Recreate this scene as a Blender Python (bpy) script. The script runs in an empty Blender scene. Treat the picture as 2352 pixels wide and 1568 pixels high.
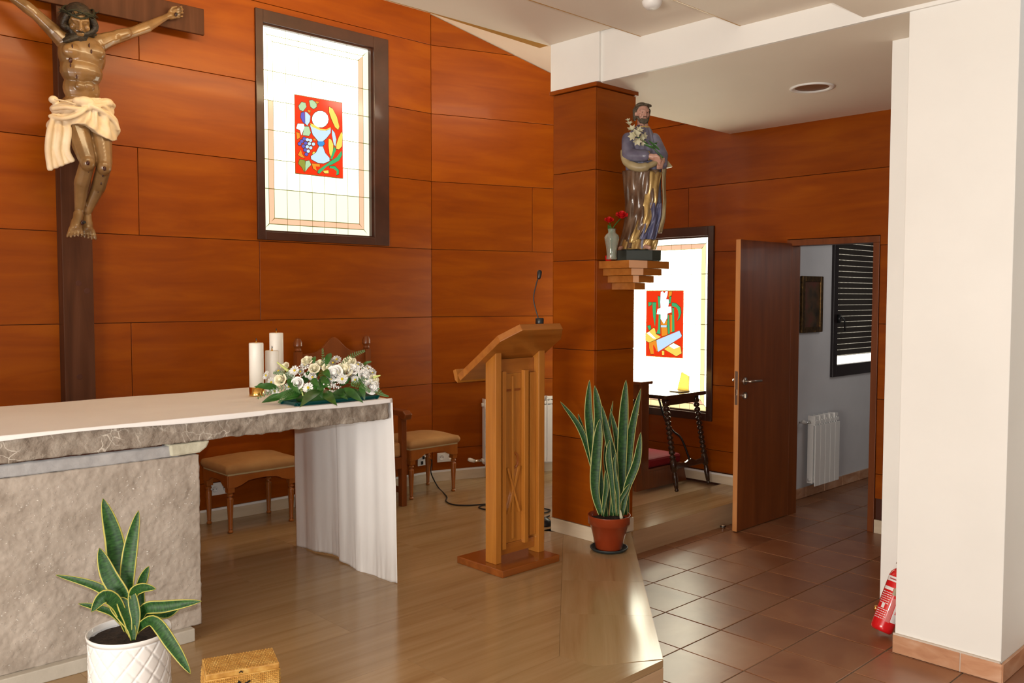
import bpy, bmesh, math, random
from mathutils import Vector, Matrix, noise
random.seed(7)
C = bpy.context.scene.collection
PI = math.pi

# ------------------------------------------------------------------ camera, world, light, exposure
CR = Vector((0.72416, -0.68963, 0.0011251)); CU = Vector((0.034222, 0.037565, 0.998708)); CF = Vector((0.688779, 0.72319, -0.050803))
EYE = Vector((0, 0, 1.615)); FPX = 2022.17
cam_d = bpy.data.cameras.new('camera'); cam = bpy.data.objects.new('camera', cam_d); C.objects.link(cam)
cam_d.sensor_width = 36; cam_d.lens = FPX / 2352 * 36; cam_d.clip_start = 0.05
m = Matrix((CR, CU, -CF)).transposed().to_4x4(); m.translation = EYE
cam.matrix_world = m
bpy.context.scene.camera = cam

sc = bpy.context.scene
sc.view_settings.view_transform = 'Standard'
try: sc.view_settings.look = 'None'
except Exception: pass
sc.view_settings.gamma = 1; sc.view_settings.use_curve_mapping = False
sc.view_settings.exposure = 0.0
world = bpy.data.worlds.new('world'); sc.world = world; world.use_nodes = True
world.node_tree.nodes['Background'].inputs[0].default_value = (0.85, 0.92, 1, 1)
world.node_tree.nodes['Background'].inputs[1].default_value = 0.9

def light(name, kind, loc, target, energy, color=(1, 1, 1), size=1.0, size_y=None):
    d = bpy.data.lights.new(name, kind); d.energy = energy; d.color = color
    if kind == 'AREA':
        d.size = size
        if size_y: d.shape = 'RECTANGLE'; d.size_y = size_y
    else: d.shadow_soft_size = size
    o = bpy.data.objects.new(name, d); C.objects.link(o); o.location = loc
    dr = Vector(target) - Vector(loc)
    o.rotation_euler = dr.to_track_quat('-Z', 'Y').to_euler()
    return o
# assumed flashgun of the camera, just above the lens
light('assumed_flash', 'SPOT', EYE + Vector((0, 0, 0.10)), EYE + Vector((0, 0, 0.10)) + CF * 3, 185, (1, 0.98, 0.95), 0.02).data.spot_size = math.radians(110)
# added area lamp behind the camera, standing in for assumed nave window daylight
light('added_nave_light', 'AREA', (-3.4, 0.9, 1.1), (3.0, 2.6, 2.7), 265, (1, 0.94, 0.85), 2.6, 1.6)
# assumed, unseen warm cove lamp above the dropped ceiling, washing the panelled wall
light('assumed_cove_light', 'AREA', (2.6, 3.60, 3.45), (2.8, 5.45, 3.1), 40, (1, 0.78, 0.45), 3.0, 0.14)
light('slope_fill_light', 'AREA', (4.6, 4.0, 3.36), (5.0, 5.0, 3.9), 5, (1, 0.85, 0.65), 0.7, 0.14)  # added fill lamp that lightens the sloping ceiling strip
# added unseen lamp standing in for daylight in the side room
light('side_room_light', 'AREA', (7.2, 2.0, 2.2), (6.7, 3.4, 1.2), 5.0, (1.0, 0.97, 0.93), 0.8, 0.8)

# ------------------------------------------------------------------ pixel helpers (photo frame 2352x1568) used to measure real positions
def ray(px, py): return CR * (px - 1176) - CU * (py - 784) + CF * FPX
def PX(px, py, x): d = ray(px, py); return EYE + d * ((x - EYE.x) / d.x)
def PY(px, py, y): d = ray(px, py); return EYE + d * ((y - EYE.y) / d.y)
def PZ(px, py, z): d = ray(px, py); return EYE + d * ((z - EYE.z) / d.z)
def PD(px, py, dep): d = ray(px, py); return EYE + d * (dep / FPX)

# ------------------------------------------------------------------ materials
def mat(name, color, rough=0.5, metal=0.0, coat=0.0, spec=0.5, alpha=None, trans=0.0, ior=1.45, emis=None, estr=0.0, subs=0.0):
    m = bpy.data.materials.new(name); m.use_nodes = True
    b = m.node_tree.nodes['Principled BSDF']
    b.inputs['Base Color'].default_value = (*color, 1); b.inputs['Roughness'].default_value = rough
    b.inputs['Metallic'].default_value = metal; b.inputs['Coat Weight'].default_value = coat
    b.inputs['Coat Roughness'].default_value = 0.08
    b.inputs['Specular IOR Level'].default_value = spec
    b.inputs['Transmission Weight'].default_value = trans; b.inputs['IOR'].default_value = ior
    if emis: b.inputs['Emission Color'].default_value = (*emis, 1); b.inputs['Emission Strength'].default_value = estr
    return m
def N(m): return m.node_tree.nodes, m.node_tree.links, m.node_tree.nodes['Principled BSDF']
def ramp(n, stops):
    r = n.new('ShaderNodeValToRGB'); e = r.color_ramp.elements
    while len(e) < len(stops): e.new(0.5)
    for k, (p, c) in enumerate(stops): e[k].position = p; e[k].color = (*c, 1)
    return r
def texmap(n, l, scale=(1, 1, 1), coord='Object', rot=(0, 0, 0)):
    t = n.new('ShaderNodeTexCoord'); mp = n.new('ShaderNodeMapping')
    mp.inputs['Scale'].default_value = scale; mp.inputs['Rotation'].default_value = rot
    l.new(t.outputs[coord], mp.inputs[0]); return mp
def noise_mat(name, stops, scale=(1, 1, 1), nscale=5, detail=6, rough=0.5, coat=0.0, bump=0.0, bscale=None, rnd=0.0, dist=0.0, spec=0.5, metal=0.0, nrough=0.55, bumpdist=0.01, coord='Object'):
    """colour from stretched noise, optional bump from a second noise, optional per-object tint"""
    m = mat(name, stops[0][1], rough, metal, coat, spec); n, l, b = N(m)
    mp = texmap(n, l, scale, coord)
    src = mp.outputs[0]
    if rnd:
        oi = n.new('ShaderNodeObjectInfo'); ad = n.new('ShaderNodeVectorMath'); ad.operation = 'ADD'
        ml = n.new('ShaderNodeMath'); ml.operation = 'MULTIPLY'; ml.inputs[1].default_value = 37
        l.new(oi.outputs['Random'], ml.inputs[0]); l.new(mp.outputs[0], ad.inputs[0]); l.new(ml.outputs[0], ad.inputs[1]); src = ad.outputs[0]
    nz = n.new('ShaderNodeTexNoise'); nz.inputs['Scale'].default_value = nscale; nz.inputs['Detail'].default_value = detail
    nz.inputs['Roughness'].default_value = nrough; nz.inputs['Distortion'].default_value = dist
    l.new(src, nz.inputs['Vector']); r = ramp(n, stops); l.new(nz.outputs['Fac'], r.inputs[0])
    out = r.outputs[0]
    if rnd:
        hs = n.new('ShaderNodeHueSaturation'); mr = n.new('ShaderNodeMapRange')
        mr.inputs['To Min'].default_value = 1 - rnd; mr.inputs['To Max'].default_value = 1 + rnd
        l.new(oi.outputs['Random'], mr.inputs[0]); l.new(mr.outputs[0], hs.inputs['Value']); l.new(out, hs.inputs['Color']); out = hs.outputs[0]
    l.new(out, b.inputs['Base Color'])
    if bump:
        nb = n.new('ShaderNodeTexNoise'); nb.inputs['Scale'].default_value = bscale or nscale; nb.inputs['Detail'].default_value = 4
        l.new(src, nb.inputs['Vector']); bp = n.new('ShaderNodeBump'); bp.inputs['Strength'].default_value = bump; bp.inputs['Distance'].default_value = bumpdist
        l.new(nb.outputs['Fac'], bp.inputs['Height']); l.new(bp.outputs[0], b.inputs['Normal'])
    return m

M = {}
M['panel'] = noise_mat('cherry_panel', [(0.25, (0.20, 0.036, 0.0005)), (0.5, (0.25, 0.050, 0.0006)), (0.75, (0.31, 0.072, 0.001))], (0.7, 0.7, 5), 2.2, 8, 0.36, 0.03, rnd=0.09, dist=0.5, spec=0.25)
M['panel_gap'] = mat('panel_gap', (0.06, 0.012, 0.002), 0.7)
M['door_wood'] = noise_mat('door_wood', [(0.3, (0.13, 0.03, 0.004)), (0.6, (0.18, 0.045, 0.007)), (0.8, (0.22, 0.06, 0.01))], (6, 6, 0.5), 3, 8, 0.4, 0.05, dist=0.4)
M['door_edge'] = noise_mat('door_edge', [(0.3, (0.5, 0.2, 0.06)), (0.7, (0.62, 0.28, 0.1))], (6, 6, 0.8), 3, 6, 0.4, 0.2)
M['oak'] = noise_mat('honey_oak', [(0.3, (0.34, 0.115, 0.014)), (0.55, (0.42, 0.155, 0.022)), (0.8, (0.49, 0.2, 0.035))], (8, 8, 0.7), 3, 8, 0.3, 0.35, dist=0.3, rnd=0.06)
M['oak_h'] = noise_mat('honey_oak_across', [(0.3, (0.28, 0.085, 0.010)), (0.55, (0.36, 0.12, 0.017)), (0.8, (0.43, 0.16, 0.028))], (0.7, 8, 8), 3, 8, 0.3, 0.35, dist=0.3)
M['oak_dark'] = noise_mat('reddish_oak', [(0.3, (0.20, 0.05, 0.007)), (0.7, (0.29, 0.08, 0.012))], (0.8, 8, 8), 3, 8, 0.22, 0.5, dist=0.3)
M['stool_wood'] = noise_mat('stool_wood', [(0.3, (0.26, 0.07, 0.009)), (0.7, (0.36, 0.11, 0.017))], (5, 5, 0.8), 3, 6, 0.3, 0.4)
M['chair_wood'] = noise_mat('chair_wood', [(0.3, (0.15, 0.035, 0.006)), (0.7, (0.21, 0.055, 0.010))], (5, 5, 0.8), 3, 6, 0.35, 0.3)
M['stain'] = noise_mat('cross_wood', [(0.2, (0.045, 0.014, 0.005)), (0.5, (0.075, 0.024, 0.009)), (0.8, (0.105, 0.038, 0.017))], (6, 6, 0.45), 2.2, 8, 0.55, 0.0, spec=0.2, dist=1.2)
M['dark_wood'] = noise_mat('dark_turned_wood', [(0.3, (0.018, 0.009, 0.006)), (0.7, (0.05, 0.022, 0.012))], (4, 4, 1), 5, 4, 0.22, 0.6)
M['kneeler_wood'] = noise_mat('kneeler_wood', [(0.3, (0.10, 0.025, 0.006)), (0.7, (0.2, 0.055, 0.012))], (5, 5, 0.7), 3, 6, 0.35, 0.3)
M['frame_wood'] = noise_mat('window_frame_wood', [(0.3, (0.035, 0.010, 0.005)), (0.7, (0.06, 0.018, 0.009))], (2, 2, 2), 4, 4, 0.4, 0.2)
M['paint'] = noise_mat('white_paint', [(0.3, (0.80, 0.79, 0.75)), (0.7, (0.84, 0.83, 0.79))], (1, 1, 1), 2, 4, 0.6, bump=0.05, bscale=60, bumpdist=0.002)
M['ceiling'] = noise_mat('ceiling_paint', [(0.3, (0.80, 0.72, 0.60)), (0.7, (0.84, 0.76, 0.64))], (1, 1, 1), 1.2, 3, 0.7)
M['roompaint'] = noise_mat('grey_white_paint', [(0.3, (0.62, 0.61, 0.62)), (0.7, (0.70, 0.69, 0.70))], (1, 1, 1), 2, 4, 0.65, bump=0.08, bscale=30, bumpdist=0.003)
M['gold_strip'] = mat('gold_strip', (0.50, 0.28, 0.07), 0.4)
M['travertine'] = noise_mat('travertine', [(0.25, (0.28, 0.165, 0.072)), (0.45, (0.35, 0.225, 0.108)), (0.6, (0.385, 0.255, 0.13)), (0.85, (0.46, 0.33, 0.185))], (0.5, 9, 9), 1.6, 10, 0.17, 0.0, rnd=0.05, dist=0.5, nrough=0.6)
M['travertine_e'] = noise_mat('travertine_edge', [(0.25, (0.40, 0.255, 0.145)), (0.5, (0.48, 0.32, 0.185)), (0.85, (0.56, 0.40, 0.25))], (0.5, 9, 9), 1.6, 10, 0.2, 0.0, rnd=0.04, dist=0.5, nrough=0.6, coord='Object')
M['marble'] = noise_mat('cream_marble', [(0.3, (0.55, 0.45, 0.32)), (0.7, (0.68, 0.58, 0.44))], (1, 1, 5), 3, 8, 0.3, 0.1, rnd=0.03)
M['white_bead'] = mat('white_bead', (0.8, 0.78, 0.76), 0.5)
M['tile'] = noise_mat('terracotta_tile', [(0.25, (0.19, 0.066, 0.024)), (0.45, (0.25, 0.10, 0.042)), (0.6, (0.29, 0.13, 0.06)), (0.8, (0.33, 0.17, 0.085))], (1, 1, 1), 3.2, 6, 0.33, 0.0, rnd=0.10, dist=0.7, bump=0.05, bscale=9, bumpdist=0.003, spec=1.0)
M['skirt_tile'] = noise_mat('skirting_tile', [(0.3, (0.42, 0.19, 0.10)), (0.5, (0.52, 0.27, 0.15)), (0.75, (0.62, 0.38, 0.25))], (2, 2, 6), 3, 6, 0.4, rnd=0.08, dist=0.8)
M['grout'] = mat('grout', (0.13, 0.10, 0.07), 0.9)
M['grout_pale'] = mat('pale_grout', (0.6, 0.52, 0.44), 0.9)
M['white_enamel'] = mat('white_enamel', (0.82, 0.80, 0.77), 0.3, coat=0.3)
M['plastic_w'] = mat('white_plastic', (0.80, 0.79, 0.76), 0.4)
M['black'] = mat('black_plastic', (0.012, 0.012, 0.013), 0.35)
M['rubber'] = mat('black_cable', (0.01, 0.009, 0.008), 0.5)
M['chrome'] = mat('chrome', (0.75, 0.74, 0.7), 0.18, 1.0)
M['steel'] = mat('brushed_steel', (0.5, 0.46, 0.4), 0.35, 1.0)
M['iron'] = mat('iron', (0.02, 0.018, 0.018), 0.5, 0.6)
M['brass'] = mat('brass', (0.80, 0.50, 0.14), 0.2, 1.0)
M['fabric'] = noise_mat('tan_suede', [(0.3, (0.36, 0.175, 0.058)), (0.7, (0.47, 0.25, 0.09))], (1, 1, 1), 6, 6, 0.85, bump=0.2, bscale=120, bumpdist=0.002)
M['piping'] = mat('gold_piping', (0.55, 0.42, 0.22), 0.7)
M['red_velvet'] = mat('red_velvet', (0.22, 0.004, 0.01), 0.8)
M['linen'] = noise_mat('white_linen', [(0.3, (0.86, 0.84, 0.83)), (0.7, (0.90, 0.89, 0.88))], (1, 1, 1), 3, 4, 0.8, bump=0.15, bscale=300, bumpdist=0.001)
M['wax'] = mat('white_wax', (0.86, 0.84, 0.78), 0.35, spec=0.5)
M['soil'] = noise_mat('soil', [(0.3, (0.012, 0.008, 0.006)), (0.7, (0.05, 0.03, 0.02))], (1, 1, 1), 60, 4, 0.95, bump=0.8, bscale=80)
M['ceramic'] = mat('white_ceramic', (0.82, 0.81, 0.80), 0.18, coat=0.5)
M['terracotta'] = noise_mat('brown_pot', [(0.3, (0.24, 0.032, 0.008)), (0.7, (0.30, 0.045, 0.012))], (1, 1, 1), 4, 4, 0.28, 0.4)
M['saucer'] = mat('dark_saucer', (0.02, 0.03, 0.032), 0.4)
M['red'] = mat('red_enamel', (0.62, 0.008, 0.012), 0.22, coat=0.5)
M['label_w'] = mat('white_label', (0.78, 0.74, 0.74), 0.5)
M['label_ink'] = mat('label_ink', (0.35, 0.05, 0.05), 0.6)
M['facet_glint'] = mat('facet_highlight', (0.66, 0.36, 0.2), 0.35, coat=0.3)  # highlight on the bracket chamfers, put into a paler colour
M['glass'] = mat('glass', (0.80, 0.88, 0.78), 0.08, trans=0.85, ior=1.45, coat=0.3)
M['shutter'] = mat('dark_shutter', (0.03, 0.022, 0.016), 0.5)
M['dframe'] = mat('dark_frame', (0.012, 0.006, 0.007), 0.4)
M['gilt'] = noise_mat('gilt', [(0.3, (0.04, 0.02, 0.005)), (0.62, (0.12, 0.06, 0.015)), (0.8, (0.5, 0.3, 0.07))], (1, 1, 1), 40, 4, 0.35, metal=0.7)
M['icon'] = noise_mat('dark_icon', [(0.3, (0.02, 0.014, 0.008)), (0.5, (0.08, 0.04, 0.015)), (0.7, (0.15, 0.03, 0.02))], (1, 1, 1), 9, 4, 0.4)
M['teal'] = mat('teal_tray', (0.0, 0.07, 0.065), 0.3)
M['green_leaf'] = noise_mat('glossy_leaf', [(0.3, (0.010, 0.055, 0.007)), (0.7, (0.035, 0.13, 0.018))], (1, 1, 1), 25, 4, 0.3)
M['fern'] = mat('fern', (0.05, 0.14, 0.02), 0.5)
M['petal'] = mat('white_petal', (0.88, 0.88, 0.86), 0.6)
M['cream_petal'] = mat('cream_petal', (0.86, 0.82, 0.62), 0.6)
M['yolk'] = mat('daisy_centre', (0.62, 0.48, 0.03), 0.8)
M['bud'] = mat('green_bud', (0.55, 0.62, 0.2), 0.6)
M['rose_red'] = mat('red_rose', (0.5, 0.003, 0.004), 0.6)
M['dark_hair'] = noise_mat('dark_hair', [(0.3, (0.008, 0.006, 0.004)), (0.7, (0.035, 0.022, 0.012))], (1, 1, 1), 50, 4, 0.5, bump=0.6, bscale=70)
M['brown_hair'] = noise_mat('grey_brown_hair', [(0.3, (0.04, 0.03, 0.018)), (0.7, (0.13, 0.10, 0.065))], (1, 1, 1), 60, 4, 0.6, bump=0.6, bscale=90)
M['thorn'] = mat('thorns', (0.02, 0.018, 0.006), 0.7)
M['skin_j'] = noise_mat('carved_skin', [(0.25, (0.11, 0.056, 0.018)), (0.5, (0.19, 0.10, 0.036)), (0.75, (0.28, 0.155, 0.058))], (1, 1, 1), 7, 5, 0.3, 0.25)
M['blood'] = mat('painted_blood', (0.04, 0.006, 0.004), 0.4)
M['loin'] = noise_mat('loincloth', [(0.3, (0.60, 0.43, 0.26)), (0.6, (0.74, 0.60, 0.42)), (0.8, (0.80, 0.70, 0.55))], (1, 1, 1), 6, 4, 0.5)
M['skin_s'] = noise_mat('painted_skin', [(0.3, (0.42, 0.22, 0.16)), (0.7, (0.52, 0.30, 0.23))], (1, 1, 1), 12, 3, 0.35)
M['violet'] = noise_mat('violet_tunic', [(0.3, (0.09, 0.08, 0.13)), (0.7, (0.20, 0.20, 0.27))], (1, 1, 1), 12, 4, 0.35, 0.2)
M['mantle'] = noise_mat('brown_mantle', [(0.3, (0.05, 0.025, 0.015)), (0.55, (0.13, 0.075, 0.045)), (0.8, (0.22, 0.14, 0.08))], (2, 2, 1), 9, 4, 0.25, 0.4)
M['goldcloth'] = noise_mat('gilded_cloth', [(0.3, (0.25, 0.15, 0.05)), (0.7, (0.62, 0.43, 0.16))], (1, 1, 1), 14, 4, 0.3, 0.2, metal=0.35)
M['ochre'] = noise_mat('ochre_cloth', [(0.3, (0.26, 0.20, 0.10)), (0.7, (0.42, 0.34, 0.19))], (1, 1, 1), 10, 4, 0.4)
M['bluerobe'] = noise_mat('blue_robe', [(0.3, (0.06, 0.06, 0.12)), (0.7, (0.15, 0.16, 0.28))], (1, 1, 1), 12, 4, 0.35)
M['darkbase'] = mat('dark_green_base', (0.025, 0.032, 0.026), 0.35)
M['lily'] = mat('cream_lily', (0.55, 0.52, 0.36), 0.6)
M['lead'] = mat('lead_came', (0.16, 0.17, 0.04), 0.5)

def emit(name, color, strength, rough=0.15):
    return mat(name, tuple(c * 0.12 for c in color), rough, emis=color, estr=strength)
M['g_white'] = emit('clear_lit_pane', (1.0, 1.0, 0.86), 3.0)
M['g_bright'] = emit('bright_lit_pane', (1.0, 1.0, 0.78), 15)
M['g_mid'] = emit('pale_lit_pane', (1.0, 1.0, 0.80), 1.7)
M['g_low'] = emit('cream_lit_pane', (1.0, 1.0, 0.74), 1.12)
M['g_pink'] = emit('pink_lit_pane', (1.0, 0.56, 0.36), 1.05)
M['g_yel'] = emit('amber_lit_pane', (1.0, 0.80, 0.40), 1.25)
M['p_red'] = emit('red_glass', (1.0, 0.045, 0.008), 0.85)
M['p_white'] = emit('white_glass', (1, 1, 1), 1.6)
M['p_ice'] = emit('ice_glass', (0.55, 0.75, 0.92), 1.05)
M['p_blue'] = emit('blue_glass', (0.06, 0.32, 0.8), 0.9)
M['p_vio'] = emit('violet_glass', (0.14, 0.13, 0.62), 0.9)
M['p_green'] = emit('green_glass', (0.06, 0.55, 0.20), 0.8)
M['p_pale'] = emit('pale_green_glass', (0.5, 0.75, 0.45), 0.9)
M['p_yel'] = emit('yellow_glass', (1, 0.72, 0.12), 1.0)
M['p_or'] = emit('orange_glass', (1, 0.35, 0.03), 0.85)
M['p_olive'] = emit('olive_glass', (0.45, 0.5, 0.08), 0.6)
M['p_lead'] = mat('picture_lead', (0.01, 0.02, 0.01), 0.5)

# altar stone with pits and pale chisel marks
def stone(name, cols, nscale, bump, chisel=False):
    m = noise_mat(name, cols, (1, 1, 1), nscale, 8, 0.75, bump=0, dist=0.6); n, l, b = N(m)
    mp = texmap(n, l)
    nb = n.new('ShaderNodeTexNoise'); nb.inputs['Scale'].default_value = 28; nb.inputs['Detail'].default_value = 6; l.new(mp.outputs[0], nb.inputs['Vector'])
    bp = n.new('ShaderNodeBump'); bp.inputs['Strength'].default_value = bump; bp.inputs['Distance'].default_value = 0.012
    l.new(nb.outputs['Fac'], bp.inputs['Height']); l.new(bp.outputs[0], b.inputs['Normal'])
    return m
M['stone'] = stone('grey_limestone', [(0.3, (0.30, 0.25, 0.205)), (0.5, (0.39, 0.335, 0.285)), (0.7, (0.46, 0.40, 0.345))], 6, 0.35)
M['stone_mark'] = mat('chisel_mark', (0.74, 0.70, 0.65), 0.7)
M['slabstone'] = stone('rough_marble', [(0.30, (0.15, 0.118, 0.09)), (0.45, (0.25, 0.205, 0.165)), (0.58, (0.31, 0.265, 0.22)), (0.75, (0.40, 0.34, 0.28))], 13, 1.0)
def veins(m, scale, col):
    n, l, b = N(m); src = b.inputs['Base Color'].links[0].from_socket; mp = texmap(n, l)
    nz = n.new('ShaderNodeTexNoise'); nz.inputs['Scale'].default_value = 9; l.new(mp.outputs[0], nz.inputs['Vector'])
    mx = n.new('ShaderNodeMix'); mx.data_type = 'VECTOR'; mx.inputs['Factor'].default_value = 0.12; l.new(mp.outputs[0], mx.inputs[4]); l.new(nz.outputs['Color'], mx.inputs[5])
    v = n.new('ShaderNodeTexVoronoi'); v.feature = 'DISTANCE_TO_EDGE'; v.inputs['Scale'].default_value = scale; l.new(mx.outputs[1], v.inputs['Vector'])
    r = ramp(n, [(0.0, (1, 1, 1)), (0.015, (0.8, 0.8, 0.8)), (0.05, (0, 0, 0))]); l.new(v.outputs['Distance'], r.inputs[0])
    n2 = n.new('ShaderNodeTexNoise'); n2.inputs['Scale'].default_value = 6; l.new(mp.outputs[0], n2.inputs['Vector']); r2 = ramp(n, [(0.50, (0, 0, 0)), (0.62, (1, 1, 1))]); l.new(n2.outputs['Fac'], r2.inputs[0])
    mu = n.new('ShaderNodeMath'); mu.operation = 'MULTIPLY'; l.new(r.outputs[0], mu.inputs[0]); l.new(r2.outputs[0], mu.inputs[1])
    m2 = n.new('ShaderNodeMix'); m2.data_type = 'RGBA'; l.new(mu.outputs[0], m2.inputs['Factor']); l.new(src, m2.inputs[6]); m2.inputs[7].default_value = (*col, 1); l.new(m2.outputs[2], b.inputs['Base Color'])
veins(M['slabstone'], 24, (0.62, 0.57, 0.5))
M['plinth'] = stone('pale_plinth_stone', [(0.3, (0.42, 0.38, 0.32)), (0.7, (0.52, 0.48, 0.41))], 4, 0.2)
M['corbel'] = stone('greenish_corbel_stone', [(0.3, (0.42, 0.40, 0.30)), (0.7, (0.62, 0.60, 0.48))], 14, 0.4)
M['bluestone'] = stone('bluish_band_stone', [(0.3, (0.30, 0.30, 0.31)), (0.7, (0.42, 0.41, 0.41))], 7, 0.3)

def wicker_mat():
    m = noise_mat('woven_raffia', [(0.3, (0.34, 0.15, 0.025)), (0.5, (0.50, 0.26, 0.055)), (0.75, (0.64, 0.42, 0.13))], (1, 1, 1), 30, 4, 0.55, rnd=0.08)
    return m
M['wicker'] = wicker_mat()

def leaf_mat(name, g1, g2, edge):
    m = mat(name, g1, 0.45, coat=0.0, spec=0.35); n, l, b = N(m)
    uv = n.new('ShaderNodeTexCoord'); sp = n.new('ShaderNodeSeparateXYZ'); l.new(uv.outputs['UV'], sp.inputs[0])
    mp = n.new('ShaderNodeMapping'); mp.inputs['Scale'].default_value = (1.2, 26, 1); l.new(uv.outputs['UV'], mp.inputs[0])
    nz = n.new('ShaderNodeTexNoise'); nz.inputs['Scale'].default_value = 2.0; nz.inputs['Detail'].default_value = 4; l.new(mp.outputs[0], nz.inputs['Vector'])
    r = ramp(n, [(0.35, g1), (0.65, g2)]); l.new(nz.outputs['Fac'], r.inputs[0])
    a = n.new('ShaderNodeMath'); a.operation = 'SUBTRACT'; a.inputs[1].default_value = 0.5; l.new(sp.outputs[0], a.inputs[0])
    ab = n.new('ShaderNodeMath'); ab.operation = 'ABSOLUTE'; l.new(a.outputs[0], ab.inputs[0])
    gt = n.new('ShaderNodeMath'); gt.operation = 'GREATER_THAN'; gt.inputs[1].default_value = 0.43; l.new(ab.outputs[0], gt.inputs[0])
    mx = n.new('ShaderNodeMix'); mx.data_type = 'RGBA'; l.new(gt.outputs[0], mx.inputs['Factor']); l.new(r.outputs[0], mx.inputs[6]); mx.inputs[7].default_value = (*edge, 1)
    l.new(mx.outputs[2], b.inputs['Base Color'])
    return m
M['snake'] = leaf_mat('snake_leaf', (0.006, 0.035, 0.008), (0.03, 0.105, 0.018), (0.42, 0.38, 0.08))
M['snake2'] = leaf_mat('snake_leaf_tall', (0.008, 0.035, 0.012), (0.03, 0.095, 0.02), (0.42, 0.42, 0.15))

# ------------------------------------------------------------------ mesh builder
class MB:
    def __init__(s): s.v = []; s.f = []; s.uv = None
    def add(s, vs, fs):
        o = len(s.v); s.v += [tuple(p) for p in vs]; s.f += [tuple(i + o for i in f) for f in fs]; return s
    def box(s, a, b, mtx=None):
        x0, y0, z0 = a; x1, y1, z1 = b
        x0, x1 = min(x0, x1), max(x0, x1); y0, y1 = min(y0, y1), max(y0, y1); z0, z1 = min(z0, z1), max(z0, z1)
        vs = [Vector(p) for p in ((x0, y0, z0), (x1, y0, z0), (x1, y1, z0), (x0, y1, z0), (x0, y0, z1), (x1, y0, z1), (x1, y1, z1), (x0, y1, z1))]
        if mtx: vs = [mtx @ p for p in vs]
        return s.add(vs, [(0, 3, 2, 1), (4, 5, 6, 7), (0, 1, 5, 4), (1, 2, 6, 5), (2, 3, 7, 6), (3, 0, 4, 7)])
    def prism(s, pts, off):
        """pts: planar polygon of 3D points, extruded by vector off"""
        n = len(pts); off = Vector(off); vs = [Vector(p) for p in pts] + [Vector(p) + off for p in pts]
        nrm = Vector((0, 0, 0))
        for i in range(n): nrm += Vector(pts[i]).cross(Vector(pts[(i + 1) % n]))
        fl = nrm.dot(off) > 0
        a = tuple(range(n)); b = tuple(range(n, 2 * n))
        fs = [a[::-1] if fl else a, b if fl else b[::-1]]
        for i in range(n):
            j = (i + 1) % n; q = (i, j, n + j, n + i); fs.append(q if fl else q[::-1])
        return s.add(vs, fs)
    def lathe(s, prof, c=(0, 0, 0), seg=24, mtx=None, cap=True, fn=None):
        vs = []; fs = []; n = len(prof)
        for k in range(seg):
            a = 2 * PI * k / seg
            for j, (r, z) in enumerate(prof):
                rr = r * (fn(a, z) if fn else 1)
                p = Vector((rr * math.cos(a), rr * math.sin(a), z)); p = (mtx @ p) if mtx else p
                vs.append(p + Vector(c))
        for k in range(seg):
            k2 = (k + 1) % seg
            for j in range(n - 1): fs.append((k * n + j, k2 * n + j, k2 * n + j + 1, k * n + j + 1))
        if cap:
            fs.append(tuple(k * n for k in range(seg))[::-1]); fs.append(tuple(k * n + n - 1 for k in range(seg)))
        return s.add(vs, fs)
    def tube(s, pts, r, seg=8, closed=False):
        pts = [Vector(p) for p in pts]; n = len(pts); rs = r if isinstance(r, (list, tuple)) else [r] * n
        vs = []; fs = []; up = Vector((0.123, 0.21, 0.97))
        prev = None
        for i, p in enumerate(pts):
            d = (pts[min(i + 1, n - 1)] - pts[max(i - 1, 0)]).normalized()
            if prev is None:
                a = d.cross(up)
                if a.length < 0.1: a = d.cross(Vector((1, 0, 0)))
            else: a = prev - d * prev.dot(d)
            a.normalize(); prev = a; b = d.cross(a)
            for k in range(seg):
                t = 2 * PI * k / seg; vs.append(p + (a * math.cos(t) + b * math.sin(t)) * rs[i])
        for i in range(n - 1):
            for k in range(seg):
                k2 = (k + 1) % seg; fs.append((i * seg + k, i * seg + k2, (i + 1) * seg + k2, (i + 1) * seg + k))
        fs.append(tuple(range(seg))[::-1]); fs.append(tuple((n - 1) * seg + k for k in range(seg)))
        return s.add(vs, fs)
    def ball(s, c, r, seg=12, rings=8, mtx=None):
        r = Vector(r) if hasattr(r, '__len__') else Vector((r, r, r)); vs = []; fs = []
        for i in range(rings + 1):
            th = PI * i / rings
            for k in range(seg):
                a = 2 * PI * k / seg; p = Vector((r.x * math.sin(th) * math.cos(a), r.y * math.sin(th) * math.sin(a), r.z * math.cos(th)))
                p = (mtx @ p) if mtx else p; vs.append(p + Vector(c))
        for i in range(rings):
            for k in range(seg):
                k2 = (k + 1) % seg; fs.append((i * seg + k, (i + 1) * seg + k, (i + 1) * seg + k2, i * seg + k2))
        return s.add(vs, fs)
    def cap(s, a, b, r0, r1, seg=10):
        """closed tapered capsule"""
        a = Vector(a); b = Vector(b); d = b - a
        pts = []; rs = []
        u = d.normalized()
        for t in (-1, -0.85, -0.5, 0): pts.append(a + u * r0 * t); rs.append(max(1e-4, r0 * math.sqrt(max(0, 1 - t * t))))
        for t in (0, 0.5, 0.85, 1): pts.append(b + u * r1 * t); rs.append(max(1e-4, r1 * math.sqrt(max(0, 1 - t * t))))
        return s.tube(pts, rs, seg)
    def grid(s, fn, nu, nv, thick=None):
        vs = []; fs = []
        for i in range(nu + 1):
            for j in range(nv + 1): vs.append(fn(i / nu, j / nv))
        for i in range(nu):
            for j in range(nv):
                a = i * (nv + 1) + j; fs.append((a, a + nv + 1, a + nv + 2, a + 1))
        return s.add(vs, fs)
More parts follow.
